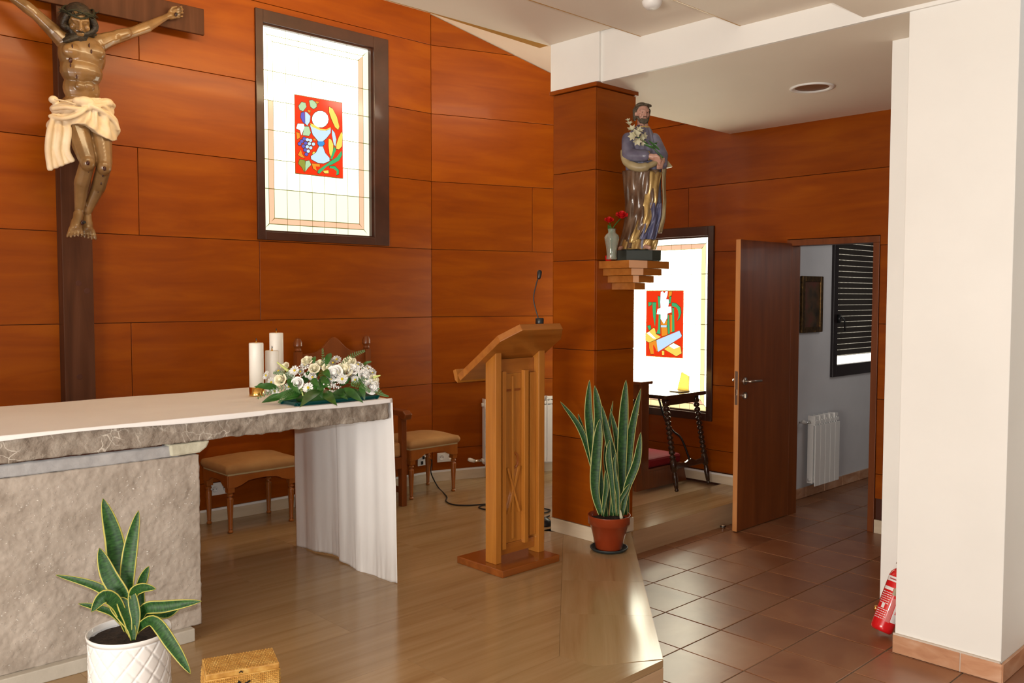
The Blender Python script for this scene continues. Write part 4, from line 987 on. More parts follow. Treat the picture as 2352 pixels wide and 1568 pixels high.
for k in range(NP):
    a = 2 * PI * k / NP + (k % 2) * 0.05; d = Vector((math.cos(a), math.sin(a), 0)); e = Vector((-math.sin(a), math.cos(a), 0)); up_ = 0.003 if k % 2 else 0.0
    L0, L1_ = 0.006, 0.026 + 0.002 * math.sin(k * 5.1)
    dz_.add([d * L0 - e * 0.0015 + Vector((0, 0, up_)), d * L0 + e * 0.0015 + Vector((0, 0, up_)), d * (L1_ * 0.75) + e * 0.0035 + Vector((0, 0, 0.003 + up_)), d * L1_ + Vector((0, 0, 0.002 + up_)), d * (L1_ * 0.75) - e * 0.0035 + Vector((0, 0, 0.003 + up_)), d * (L1_ * 0.6) + Vector((0, 0, -0.002 + up_))], [(0, 1, 5), (1, 2, 5), (2, 3, 5), (3, 4, 5), (4, 0, 5), (0, 5, 1), (1, 5, 2), (2, 5, 3), (3, 5, 4), (4, 5, 0)])
daisy_me = mesh_only(dz_, 'daisy', 'petal', False)
ce = MB().ball((0, 0, 0.003), (0.0065, 0.0065, 0.004), 12, 6); centre_me = mesh_only(ce, 'daisy_centre', 'yolk')
def rose_mesh(mt, seed):
    r_ = MB(); rn = random.Random(seed)
    r_.ball((0, 0, 0.005), (0.010, 0.010, 0.014), 10, 8)
    for lay, (n_, R_, H_, tilt) in enumerate(((3, 0.012, 0.020, 0.1), (5, 0.018, 0.018, 0.35), (6, 0.025, 0.013, 0.7))):
        for k in range(n_):
            a0 = 2 * PI * k / n_ + lay * 0.7
            def pf_(u, v):
                aa = a0 + (u - 0.5) * 2 * PI / n_ * 1.5; rr = R_ * (0.55 + 0.45 * v + tilt * 0.5 * v * v) * (1 - 0.15 * abs(u - 0.5)); z = -0.010 + (H_ + 0.014) * v - 0.012 * tilt * v ** 3 - 0.010 * (u - 0.5) ** 2 * 4 * v
                return Vector((rr * math.cos(aa), rr * math.sin(aa), z))
            r_.grid(pf_, 6, 5)
    return mesh_only(r_, 'rose', mt)
rose_me = rose_mesh('petal', 1); rose_c = rose_mesh('cream_petal', 2); rose_r = rose_mesh('rose_red', 3)
def fl(me, name, px, py, dd, s, tilt=(0, 0), centre=False, parent=fa):
    c = PD(px, py, DF + dd); nrm = (TOCAM + CR * tilt[0] + CU * (0.25 + tilt[1])).normalized()
    mtx = Matrix.Translation(-wloc(parent)) @ orient(c, nrm, random.uniform(0, 6)) @ Matrix.Scale(s, 4)
    o = bpy.data.objects.new(name, me); C.objects.link(o); o.parent = parent; o.matrix_basis = mtx
    if centre:
        q = bpy.data.objects.new('daisy_centre', centre_me); C.objects.link(q); q.parent = o
    return o
for (px, py, dd, s, tx, ty) in ((677, 851, 0, 1.0, -.2, .2), (690, 853, .01, .7, .1, 0), (624, 878, 0.02, 1.0, -.5, 0), (632, 898, 0, 1.0, -.4, -.4), (708, 890, -.03, 1.05, 0, -.1), (786, 870, -.03, 1.1, .1, -.1), (773, 826, .05, 1.0, .1, .7),
                            (612, 862, .04, .9, -.8, .1), (855, 855, .03, .85, .8, .2), (722, 876, 0, .8, .5, .1), (805, 860, .02, .8, .5, 0), (845, 846, .05, .8, .4, .5), (640, 868, .03, .8, -.3, .3), (862, 880, .02, .9, .9, -.1), (765, 833, .02, .8, -.2, .4), (640, 852, .04, .95, -.5, .5), (618, 890, .03, .9, -.7, -.2), (700, 838, .06, .9, 0, .6), (738, 842, .05, .8, 0, .6), (760, 870, -.02, .8, 0, 0), (822, 838, .05, .95, .3, .8), (838, 872, .02, .9, .6, 0), (792, 835, .06, .95, 0, .9), (664, 888, -.01, .9, -.2, -.1), (718, 866, .0, .9, -.1, .2), (815, 872, .01, .85, .4, .1), (752, 828, .07, .9, 0, .9)):
    fl(daisy_me, 'daisy', px, py, dd, s, (tx, ty), True)
for (px, py, dd, s, mt, tx, ty) in ((684, 880, -.02, .95, 0, -.1, 0), (645, 872, 0, 1.0, 1, -.3, .1), (770, 858, .0, 1.3, 0, -.2, .2), (792, 850, .02, 1.25, 1, .2, .4), (706, 829, .06, .9, 1, -.1, .8), (722, 847, .03, .85, 1, .1, .3),
                                (852, 888, .0, 1.15, 0, .6, -.2), (803, 832, .05, 1.0, 1, .2, .8), (655, 843, .06, .8, 1, -.6, .6), (752, 845, .04, .8, 1, 0, .5), (668, 862, .03, .85, 0, -.3, .3), (836, 862, .03, .95, 0, .5, .3), (735, 836, .06, .8, 1, 0, .8), (812, 848, .03, .9, 0, .3, .5), (858, 872, .01, .8, 1, .8, .1)):
    fl(rose_c if mt else rose_me, 'rose', px, py, dd, s, (tx, ty))
gy_ = MB(); rn = random.Random(9)
for (cx_, cy_, sx_, sy_, n_) in ((766, 886, 16, 12, 70), (705, 862, 12, 8, 40), (835, 848, 22, 12, 90), (700, 845, 10, 6, 20), (765, 900, 10, 6, 14), (842, 868, 8, 8, 30), (610, 905, 8, 4, 8), (770, 868, 14, 6, 20)):
    for k in range(n_):
        gy_.ball(PD(rn.gauss(cx_, sx_ * .6), rn.gauss(cy_, sy_ * .6), DF + rn.uniform(-.05, .04)), rn.uniform(0.0022, 0.0042), 6, 4)
tag(gy_.build('baby_breath', 'petal', fa, True), kind='stuff')
def leaf_blade(base, tip, wid, bend, nrm):
    """pointed oval leaf from base to tip, folded along its midrib"""
    base = Vector(base); tip = Vector(tip); d = tip - base; s_ = d.cross(nrm).normalized(); up_ = s_.cross(d).normalized()
    mb = MB(); n_ = 8
    for i in range(n_ + 1):
        t = i / n_; w_ = wid * math.sin(PI * t ** 0.8) * (1 - 0.1 * t); c = base + d * t + up_ * bend * math.sin(PI * t)
        mb.v += [tuple(c - s_ * w_ + up_ * w_ * 0.25), tuple(c), tuple(c + s_ * w_ + up_ * w_ * 0.25)]
    for i in range(n_):
        a = i * 3; mb.f += [(a, a + 1, a + 4, a + 3), (a + 1, a + 2, a + 5, a + 4)]
    return mb
def lf(px0, py0, px1, py1, w_, dd0=0, dd1=-0.04, mt='green_leaf', nm='leaf'):
    b = PD(px0, py0, DF + dd0); t = PD(px1, py1, DF + dd1)
    leaf_blade(b, t, w_, 0.012, TOCAM + CU * 0.4).build(nm, mt, fa, True)
for a in ((735, 895, 688, 936, .028, -.03, -.235), (745, 900, 775, 932, .024, -.03, -.22), (730, 880, 740, 915, .024), (610, 884, 585, 892, .012), (640, 890, 583, 888, .018), (655, 908, 600, 925, .02), (700, 900, 620, 915, .022), (820, 895, 790, 912, .018), (760, 810, 748, 845, .016, .08, .03), (724, 818, 720, 840, .011, .08, .05),
          (745, 850, 760, 870, .018), (790, 890, 835, 925, .02, -.02, -.06), (830, 880, 838, 920, .016), (735, 875, 700, 915, .018), (800, 900, 760, 905, .018), (660, 870, 690, 905, .018), (740, 865, 760, 895, .02), (690, 905, 650, 920, .02), (715, 870, 735, 890, .018), (775, 900, 800, 918, .016), (755, 875, 725, 905, .02), (690, 870, 660, 890, .02, .05, .03), (720, 870, 735, 850, .02, .06, .05), (760, 880, 790, 860, .022, .06, .05), (800, 880, 770, 850, .022, .07, .06), (830, 885, 850, 860, .02, .05, .05), (650, 885, 630, 865, .02, .06, .06), (700, 880, 712, 850, .022, .07, .06), (780, 885, 812, 862, .022, .06, .06), (740, 885, 745, 860, .02, .07, .06), (670, 895, 672, 868, .02, .07, .06), (820, 880, 826, 850, .02, .07, .07)): lf(*a)
def frond(pts, wid, n_=22, dd=0.0):
    sp = [PD(x, y, DF + dd + q) for (x, y, q) in pts]; c = spline(sp, 8); mb = MB(); mb.tube(c, 0.0012, 5)
    for i in range(2, len(c) - 1):
        t = i / len(c); d = (c[i + 1 if i + 1 < len(c) else i] - c[i - 1]).normalized(); s_ = d.cross(TOCAM).normalized(); w_ = wid * (1 - t) ** 0.6 * (0.4 + 0.6 * min(1, t * 4))
        for sg in (-1, 1):
            for q in (0, 0.5):
                o_ = c[i] + d * q * 0.004; e = o_ + s_ * sg * w_ + d * w_ * 0.7; m_ = o_.lerp(e, 0.5)
                mb.add([o_, m_ + d * 0.0022, e, m_ - d * 0.0022], [(0, 1, 2, 3)])
    return mb.build('fern_frond', 'fern', fa)
frond([(735, 870, 0), (742, 840, .05), (741, 800, .06)], 0.016); frond([(780, 850, 0), (805, 820, .05), (838, 805, .05)], 0.022); frond([(690, 885, 0), (660, 860, 0), (628, 856, 0)], 0.022)
frond([(800, 890, -.02), (840, 870, 0), (880, 905, 0)], 0.02); frond([(720, 900, 0), (650, 890, -.03), (590, 915, -.02)], 0.024); frond([(850, 895, 0), (875, 905, 0), (892, 910, 0)], 0.012)
frond([(690, 895, 0), (660, 905, -.04), (640, 925, -.05)], 0.02); frond([(830, 850, 0), (838, 835, .05), (852, 830, .05)], .012); frond([(800, 880, 0), (830, 885, -.03), (850, 900, -.04)], .022); frond([(672, 840, .05), (660, 870, .02), (676, 900, -.02)], .02)
for (a, b) in (((660, 820 + 30), (637, 832)), ((860, 866), (873, 862)), ((690, 888), (696, 908))):
    o = MB().cap(PD(*a, DF), PD(*b, DF - .01), 0.007, 0.003, 10).build('bud', 'bud', fa, True)

# ================================================================== CRUCIFIX
cr = thing('crucifix', (1.68, 5.40, 2.4), 'carved crucified figure on a dark wooden cross on the panelled wall', 'crucifix')
def crossbeam(a, b, nm): return rough_box(nm, a, b, 'stain', cr, 6, 4, 6, 0.0, 5) if False else MB().box(a, b).build(nm, 'stain', cr, bevel=0.004)
crossbeam((1.60, 5.362, 0.42), (1.765, 5.449, 3.74), 'upright')
crossbeam((0.90, 5.340, 3.232), (2.447, 5.3615, 3.392), 'crossbar')
for (px, py) in ((181, 650), (200, 668), (183, 865)):
    p = PY(px, py, 5.3615); MB().lathe([(0.001, 0.0012), (0.013, 0.0012), (0.017, 0.0)], (p.x, 5.3612, p.z), 14, Matrix.Rotation(PI / 2, 4, 'X'), cap=False).build('knot', 'panel_gap', cr)
YF = 5.22
def J(px, py, y=YF): return PY(px, py, y)
mpx = 0.00252
B = MB()
# torso
B.ball(J(188, 128, 5.23), (0.125, 0.078, 0.13), 20, 14); B.ball(J(169, 118, 5.185), (0.060, 0.035, 0.046), 14, 10); B.ball(J(217, 120, 5.185), (0.060, 0.035, 0.046), 14, 10)
B.ball(J(187, 165, 5.22), (0.112, 0.072, 0.09), 18, 12); B.ball(J(187, 205, 5.23), (0.098, 0.062, 0.09), 18, 12); B.ball(J(188, 250, 5.24), (0.115, 0.075, 0.085), 18, 12)
for k, (px, py) in enumerate(((184, 158), (205, 158), (184, 178), (205, 178), (185, 198), (204, 198))): B.ball(J(px, py, 5.174), (0.030, 0.016, 0.026), 12, 10)
for k in range(4):
    for sg in (-1, 1):
        c = J(193, 142 + 9 * k, 5.185); B.cap(c + Vector((sg * 0.055, 0.008, 0.012)), c + Vector((sg * 0.105, 0.045, -0.008 + 0.01)), 0.010, 0.008, 8)
B.cap(J(187, 98, 5.24), J(184, 72, 5.20), 0.045, 0.04)
# arms (viewer's right, then left going out of frame)
B.cap(J(190, 108, 5.24), J(228, 98, 5.24), 0.055, 0.052)
B.cap(J(228, 100, 5.24), J(250, 90, 5.24), 0.05, 0.042)
B.cap(J(246, 92, 5.24), J(312, 72, 5.26), 0.041, 0.030); B.cap(J(270, 82, 5.235), J(290, 76, 5.235), 0.034, 0.030)
B.cap(J(312, 72, 5.26), J(338, 62, 5.27), 0.031, 0.033); B.cap(J(335, 63, 5.27), J(380, 40, 5.30), 0.032, 0.018)
B.cap(J(182, 108, 5.24), J(146, 92, 5.24), 0.055, 0.05); B.cap(J(146, 94, 5.24), J(124, 72, 5.24), 0.048, 0.041)
B.cap(J(128, 76, 5.24), J(84, 34, 5.26), 0.041, 0.031); B.cap(J(84, 34, 5.26), J(60, 15, 5.27), 0.031, 0.034); B.cap(J(60, 15, 5.27), J(8, -20, 5.30), 0.033, 0.018)
B.cap(J(225, 112, 5.24), J(236, 96, 5.24), 0.03, 0.03); B.cap(J(150, 112, 5.24), J(136, 92, 5.24), 0.03, 0.03)
# hands with curled fingers
def hand(w_, out, dn, sc=1.0, y=5.30):
    """w_ wrist, out towards fingers, dn spread direction"""
    w_ = Vector(w_); out = Vector(out).normalized(); dn = Vector(dn).normalized(); f_ = Vector((0, -1, 0))
    B.cap(w_ - out * 0.015, w_ + out * 0.022 * sc, 0.017, 0.020); 
    for s_ in (-0.018, -0.006, 0.006, 0.018): B.cap(w_ + out * 0.02 + dn * s_ * 0.7, w_ + out * 0.062 + dn * s_, 0.012, 0.0105, 8)
    for q, (s_, ln) in enumerate(((-0.021, 0.026), (-0.007, 0.032), (0.007, 0.030), (0.021, 0.023))):
        k0 = w_ + out * 0.064 + dn * s_ * 1.05; k1 = k0 + out * ln * 0.8 + f_ * 0.012 + dn * s_ * 0.25; k2 = k1 + f_ * 0.022 + out * 0.002; k3 = k2 - out * 0.012 + f_ * 0.006
        B.cap(k0, k1, 0.0082, 0.0075, 8); B.cap(k1, k2, 0.0075, 0.0068, 8); B.cap(k2, k3, 0.0065, 0.0055, 8)
    t0_ = w_ + out * 0.018 - dn * 0.02; B.cap(t0_, t0_ - dn * 0.02 + out * 0.018 + f_ * 0.012, 0.0105, 0.0085, 8); B.cap(t0_ - dn * 0.02 + out * 0.018 + f_ * 0.012, t0_ - dn * 0.016 + out * 0.042 + f_ * 0.022, 0.0085, 0.0065, 8)
hand(J(384, 38, 5.302), J(410, 30, 5.302) - J(384, 38, 5.302), (0.1, 0, -1))
hand(J(4, -23, 5.302), J(-25, -38, 5.302) - J(4, -23, 5.302), (-0.1, 0, -1))
# legs
B.cap(J(166, 262, 5.23), J(200, 366, 5.13), 0.078, 0.046); B.cap(J(222, 268, 5.23), J(238, 376, 5.14), 0.078, 0.046)
B.ball(J(201, 374, 5.115), (0.040, 0.04, 0.045)); B.ball(J(239, 384, 5.125), (0.040, 0.04, 0.045))
B.cap(J(200, 376, 5.14), J(188, 420, 5.20), 0.040, 0.042); B.cap(J(188, 420, 5.20), J(182, 485, 5.27), 0.041, 0.025)
B.cap(J(238, 386, 5.15), J(226, 430, 5.22), 0.040, 0.039); B.cap(J(226, 430, 5.22), J(199, 488, 5.29), 0.036, 0.024)
# feet one over the other, toes down
def foot(ank, toe, w_=0.03, fan=1):
    ank = Vector(ank); toe = Vector(toe); d = (toe - ank); s_ = Vector((1, 0, 0))
    B.ball(ank, 0.028); B.cap(ank, ank.lerp(toe, 0.55), 0.026, 0.028, 12)
    B.cap(ank.lerp(toe, 0.3) - s_ * 0.012, ank.lerp(toe, 0.66) - s_ * 0.018, 0.02, 0.018); B.cap(ank.lerp(toe, 0.3) + s_ * 0.01, ank.lerp(toe, 0.72) + s_ * 0.018, 0.02, 0.015)
    for k in range(5):
        o_ = (k - 2) * 0.0162; r_ = 0.0066 if not ((k == 0 and fan > 0) or (k == 4 and fan < 0)) else 0.0095
        p = ank.lerp(toe, 0.62) + s_ * o_ * 0.9; q = ank.lerp(toe, 1.0 - 0.03 * abs(k - (1 if fan > 0 else 3))) + s_ * o_ * 1.15
        B.cap(p, p.lerp(q, 0.6) + Vector((0, -0.006, 0)), r_ * 1.05, r_, 8); B.cap(p.lerp(q, 0.6) + Vector((0, -0.006, 0)), q, r_, r_ * 0.85, 8)
foot(J(180, 492, 5.26), J(171, 545, 5.19), fan=1); foot(J(199, 495, 5.30), J(203, 549, 5.24), fan=-1)
fig = blob(B, 'crucified_figure', 'skin_j', cr, 0.0042, 4)
# head: face, nose, brow, eyes, beard as one carved surface tilted down
H = MB(); hc = J(181, 52, 5.185); hz_ = (Vector((-0.10, -0.38, 0.92))).normalized(); hy_ = Vector((-0.18, -0.92, -0.36)); hy_ = (hy_ - hz_ * hy_.dot(hz_)).normalized(); hx_ = hz_.cross(hy_) * -1
hm = Matrix((hx_, -hy_, hz_)).transposed()
def hp_(x, y, z): return hc + hx_ * x + hy_ * y + hz_ * z
H.ball(hp_(0, -0.01, 0.012), (0.062, 0.078, 0.072), 20, 14, hm); H.ball(hp_(0, 0.012, -0.035), (0.046, 0.048, 0.058), 18, 12, hm)
H.cap(hp_(0, 0.070, 0.018), hp_(0, 0.088, -0.022), 0.008, 0.012); H.ball(hp_(-0.011, 0.074, -0.024), 0.009); H.ball(hp_(0.011, 0.074, -0.024), 0.009)
H.cap(hp_(-0.038, 0.058, 0.024), hp_(-0.01, 0.068, 0.022), 0.009, 0.008); H.cap(hp_(0.038, 0.058, 0.024), hp_(0.01, 0.068, 0.022), 0.009, 0.008)
H.ball(hp_(-0.024, 0.060, 0.008), (0.012, 0.009, 0.007), 10, 8, hm); H.ball(hp_(0.024, 0.060, 0.008), (0.012, 0.009, 0.007), 10, 8, hm)
H.ball(hp_(-0.034, 0.045, -0.018), (0.018, 0.018, 0.02), 10, 8, hm); H.ball(hp_(0.034, 0.045, -0.018), (0.018, 0.018, 0.02), 10, 8, hm)
H.cap(hp_(-0.016, 0.064, -0.046), hp_(0.016, 0.064, -0.046), 0.006, 0.006); H.cap(hp_(-0.014, 0.062, -0.056), hp_(0.014, 0.062, -0.056), 0.006, 0.006)
H.cap(J(184, 90, 5.22), hp_(0, -0.01, -0.05), 0.045, 0.042)
blob(H, 'head', 'skin_j', cr, 0.0045, 3)
hr = MB(); rn = random.Random(5)
hr.ball(hp_(0, -0.028, 0.028), (0.074, 0.078, 0.076), 20, 14, hm)
for sg in (-1, 1):
    for k in range(7):
        a = hp_(sg * (0.058 + 0.004 * rn.random()), 0.035 - 0.018 * k, 0.045 - 0.01 * rn.random()); b = hp_(sg * 0.078, 0.03 - 0.018 * k, -0.02); c = J(184 + sg * (36 + rn.uniform(-5, 6)), 88 + rn.uniform(-8, 10), 5.17 + 0.012 * k)
        hr.tube(spline([a, b, b.lerp(c, 0.5) + Vector((rn.uniform(-.012, .012), rn.uniform(-.01, .01), 0)), c], 4), [0.018] * 9 + [0.017, 0.014, 0.010, 0.005], 8)
for k in range(9):
    t = -1 + 2 * k / 8; a = hp_(0.036 * t, 0.052 - 0.012 * abs(t), -0.062 + 0.012 * abs(t)); b = hp_(0.028 * t, 0.056 - 0.01 * abs(t), -0.098 + 0.012 * abs(t)); hr.cap(a, b, 0.012, 0.006, 8)
hr.cap(hp_(-0.018, 0.068, -0.038), hp_(0, 0.072, -0.036), 0.005, 0.004); hr.cap(hp_(0.018, 0.068, -0.038), hp_(0, 0.072, -0.036), 0.005, 0.004)
blob(hr, 'hair_and_beard', 'dark_hair', cr, 0.005, 2)
cw_ = MB()
for k in range(3):
    pts = [hp_(0.078 * math.cos(a) * (1 + 0.03 * math.sin(5 * a + k)), -0.012 + 0.080 * math.sin(a), 0.052 + 0.012 * math.sin(3 * a + 2 * k) + 0.008 * (k - 1)) for a in [2 * PI * j / 28 for j in range(29)]]
    cw_.tube(pts, 0.006, 6)
for k in range(26):
    a = 2 * PI * k / 26; p = hp_(0.08 * math.cos(a), -0.012 + 0.082 * math.sin(a), 0.052 + 0.010 * math.sin(5 * a)); d = hx_ * math.cos(a) + hy_ * math.sin(a) + hz_ * rn.uniform(-0.8, 1.0)
    cw_.tube([p, p + d * 0.026], [0.004, 0.0005], 5)
cw_.build('crown_of_thorns', 'thorn', cr, True)
# wounds and nails
wd = MB()
for (px, py, y, s_) in ((162, 138, 5.165, 1), (202, 374, 5.075, .9), (240, 387, 5.085, .9), (190, 511, 5.205, 1.0), (404, 33, 5.285, .9)):
    wd.ball(J(px, py, y), (0.010 * s_, 0.006, 0.014 * s_), 10, 8)
for (px, py, y) in ((162, 150, 5.168), (203, 392, 5.125), (236, 402, 5.13), (232, 420, 5.165), (193, 408, 5.155), (225, 438, 5.20), (176, 176, 5.16), (166, 106, 5.155), (205, 104, 5.155), (210, 118, 5.152), (195, 400, 5.14)):
    wd.ball(J(px, py, y), (0.004, 0.006, 0.012), 8, 6)
tag(wd.build('wounds', 'blood', cr, True), kind='stuff')
nl = MB(); p = J(191, 512, 5.20); nl.tube([p, p + Vector((0, -0.02, 0.004))], [0.006, 0.009], 8); p = J(404, 33, 5.29); nl.tube([p + Vector((0, 0.05, 0)), p + Vector((0, -0.012, 0))], [0.004, 0.007], 8); nl.build('nails', 'iron', cr)
# loincloth: gathered wraps round the hips, knot and hanging end
Lc = MB()
def wrap(p0, p1, p2, r_, sq=0.6):
    Lc.tube(spline([p0, p1, p2], 8), [r_ * 0.6] + [r_] * 15 + [r_ * 0.6], 10)
def interp(tab, x):
    if x <= tab[0][0]: return tab[0][1:]
    for p, q in zip(tab[:-1], tab[1:]):
        if p[0] <= x <= q[0]: t = (x - p[0]) / (q[0] - p[0]); return tuple(a_ + (b_ - a_) * t for a_, b_ in zip(p[1:], q[1:]))
    return tab[-1][1:]
SIL = [(230, 132, 254), (245, 120, 260), (262, 112, 266), (290, 110, 272), (330, 128, 272)]
HEM = [(100, 296), (130, 292), (160, 290), (180, 296), (200, 312), (220, 326), (245, 330), (275, 322)]
def hipf(u, v):
    a_ = u * 2 * PI; px = 190 + 80 * math.cos(a_); hem = interp(HEM, px)[0] if math.sin(a_) < 0.3 else 316; py = 231 + (hem - 231) * v
    l_, r__ = interp(SIL, py); pxx = (l_ + r__) / 2 + (r__ - l_) / 2 * math.cos(a_) * 0.97
    dx = (pxx - 200) ; dy = (py - 238); rr__ = math.hypot(dx, dy); th_ = math.atan2(dy, dx)
    amp = 0.010 * min(1, rr__ / 26)
    fold = math.sin(th_ * 13 + 1.5 * math.sin(rr__ * 0.05)) + 0.5 * math.sin(th_ * 7 - rr__ * 0.09) + 0.35 * math.sin(th_ * 23 + 0.1 * rr__)
    fold = (abs(fold) ** 0.8) * (1 if fold > 0 else -1)
    base = J(pxx, py, 5.235); R2 = 0.110 + 0.022 * v
    n_ = Vector((math.cos(a_) * 0.6, math.sin(a_), 0)).normalized()
    return base + Vector((0, R2 * math.sin(a_), 0)) + n_ * amp * fold
nu_, nv_ = 150, 40
o0 = len(Lc.v)
for i in range(nu_):
    for j in range(nv_ + 1): Lc.v.append(tuple(hipf(i / nu_, j / nv_)))
for i in range(nu_):
    i2 = (i + 1) % nu_
    for j in range(nv_): Lc.f.append((o0 + i * (nv_ + 1) + j, o0 + i * (nv_ + 1) + j + 1, o0 + i2 * (nv_ + 1) + j + 1, o0 + i2 * (nv_ + 1) + j))
c0 = len(Lc.v); Lc.v.append(tuple(J(190, 235, 5.235))); Lc.v.append(tuple(J(190, 296, 5.235)))
for i in range(nu_):
    i2 = (i + 1) % nu_; Lc.f.append((c0, o0 + i * (nv_ + 1), o0 + i2 * (nv_ + 1))); Lc.f.append((c0 + 1, o0 + i2 * (nv_ + 1) + nv_, o0 + i * (nv_ + 1) + nv_))
for pts in ([(118, 250, 5.18), (150, 246, 5.125), (186, 250, 5.105), (222, 244, 5.115), (258, 236, 5.17)], [(112, 266, 5.17), (145, 272, 5.115), (180, 262, 5.10), (200, 245, 5.10)], [(202, 240, 5.10), (232, 254, 5.11), (260, 276, 5.15), (272, 300, 5.18)]):
    Lc.tube(spline([J(*q_) for q_ in pts], 6), [0.008] + [0.013] * ((len(pts) - 1) * 6 - 1) + [0.008], 8)
Lc.ball(J(196, 234, 5.12), (0.050, 0.032, 0.030), 14, 10); Lc.ball(J(180, 232, 5.125), (0.03, 0.025, 0.022), 12, 8); Lc.ball(J(245, 236, 5.17), (0.038, 0.035, 0.026), 12, 8); Lc.ball(J(123, 229, 5.20), (0.026, 0.026, 0.022), 12, 8)
for k in range(5):
    px = 112 + 11 * k; Lc.tube(spline([J(125 + 6 * k, 262, 5.16), J(px + 2, 300, 5.15 + 0.012 * (k % 2)), J(px - 2, 345, 5.17 + 0.01 * (k % 2)), J(px + 4 + 2 * k, 392 - 5 * k, 5.18)], 7), [0.014] * 6 + [0.017] * 15 + [0.012], 9)
Lo = blob(Lc, 'loincloth', 'loin', cr, 0.0048, 1)
MB().tube(spline([J(125, 228, 5.15), J(150, 232, 5.135), J(175, 240, 5.12)], 5), 0.004, 6).build('cord', 'loin', cr, True)

# ================================================================== STOOLS
def stool(label, x0, x1, y0, y1, group):
    c = Vector(((x0 + x1) / 2, (y0 + y1) / 2, FZ)); t = thing('upholstered_stool', c, label, 'stool', group)
    HS = 0.36; ap = 0.075
    # aprons with arched underside
    def apron(p, q, th_=0.018):
        p = Vector(p); q = Vector(q); d = q - p; L = d.length; d.normalize(); n_ = Vector((d.y, -d.x, 0)); pts = []
        zt_ = FZ + HS; 
        for s_, z in ((0, zt_), (0, zt_ - ap), (0.05, zt_ - ap), (0.09, zt_ - ap + 0.012), (0.13, zt_ - 0.042), (0.19, zt_ - 0.036)): pts.append((s_ * L / 0.45 if s_ > 0.01 else 0, z))
        full = pts + [(L - a, z) for a, z in pts[::-1]]
        MB().prism([p + d * a + Vector((0, 0, z)) for a, z in full], n_ * th_).build('apron', 'stool_wood', t, bevel=0.002)
    i_ = 0.012
    apron((x0, y0 + i_, 0), (x1, y0 + i_, 0)); apron((x1, y1 - i_, 0), (x0, y1 - i_, 0)); apron((x0 + i_, y1, 0), (x0 + i_, y0, 0)); apron((x1 - i_, y0, 0), (x1 - i_, y1, 0))
    for lx in (x0 + 0.02, x1 - 0.02):
        for ly in (y0 + 0.02, y1 - 0.02):
            lm = MB().box((lx - 0.021, ly - 0.021, FZ + HS - 0.105), (lx + 0.021, ly + 0.021, FZ + HS))
            lm.lathe([(0.011, 0.0), (0.016, 0.004), (0.017, 0.012), (0.012, 0.018), (0.0115, 0.024), (0.014, 0.028), (0.0125, 0.034), (0.0205, 0.20), (0.021, 0.215), (0.014, 0.222), (0.013, 0.228), (0.020, 0.234), (0.020, 0.240), (0.015, 0.246), (0.019, 0.256)], (lx, ly, FZ), 18)
            lm.build('leg', 'stool_wood', t, True, origin=(lx, ly, FZ)).modifiers.new('e', 'EDGE_SPLIT')
    MB().box((x0 - 0.004, y0 - 0.004, FZ + HS), (x1 + 0.004, y1 + 0.004, FZ + HS + 0.012)).build('piping', 'piping', t, bevel=0.004)
    zc = FZ + HS + 0.012
    def cush(u, v):
        e = 0.012 * math.sin(PI * v); return 0
    cb = MB(); nx_ = 22; ny_ = 16
    hgt = lambda u, v: 0.052 + 0.030 * (math.sin(PI * u) ** 0.5) * (math.sin(PI * v) ** 0.5) + 0.004 * noise.noise(Vector((u * 4, v * 4, x0)))
    cb.grid(lambda u, v: Vector((x0 - 0.008 + (x1 - x0 + 0.016) * u, y0 - 0.008 + (y1 - y0 + 0.016) * v, zc + hgt(min(max(u, .001), .999), min(max(v, .001), .999)))), nx_, ny_)
    rim = []
    for k in range(nx_ + 1): rim.append((k / nx_, 0))
    for k in range(1, ny_ + 1): rim.append((1, k / ny_))
    for k in range(1, nx_ + 1): rim.append((1 - k / nx_, 1))
    for k in range(1, ny_): rim.append((0, 1 - k / ny_))
    R = len(rim)
    def side(k, w_):
        u, v = rim[k % R]; bulge = 0.010 * math.sin(PI * w_); ox = (u - 0.5) * 2 * bulge; oy = (v - 0.5) * 2 * bulge
        top = zc + hgt(min(max(u, .001), .999), min(max(v, .001), .999))
        return Vector((x0 - 0.008 + (x1 - x0 + 0.016) * u + ox, y0 - 0.008 + (y1 - y0 + 0.016) * v + oy, top + (zc - top) * w_))
    cb.grid(lambda u, v: side(round(u * R), v), R, 6)
    cb.build('cushion', 'fabric', t, True, weld=True)
    return t
stool('tan cushioned turned-leg stool between altar block and cloth', 2.435, 2.895, 5.085, 5.425, 'upholstered stools by the altar wall')
stool('tan cushioned turned-leg stool right of the armchair, near the radiator', 3.80, 4.235, 5.045, 5.395, 'upholstered stools by the altar wall')

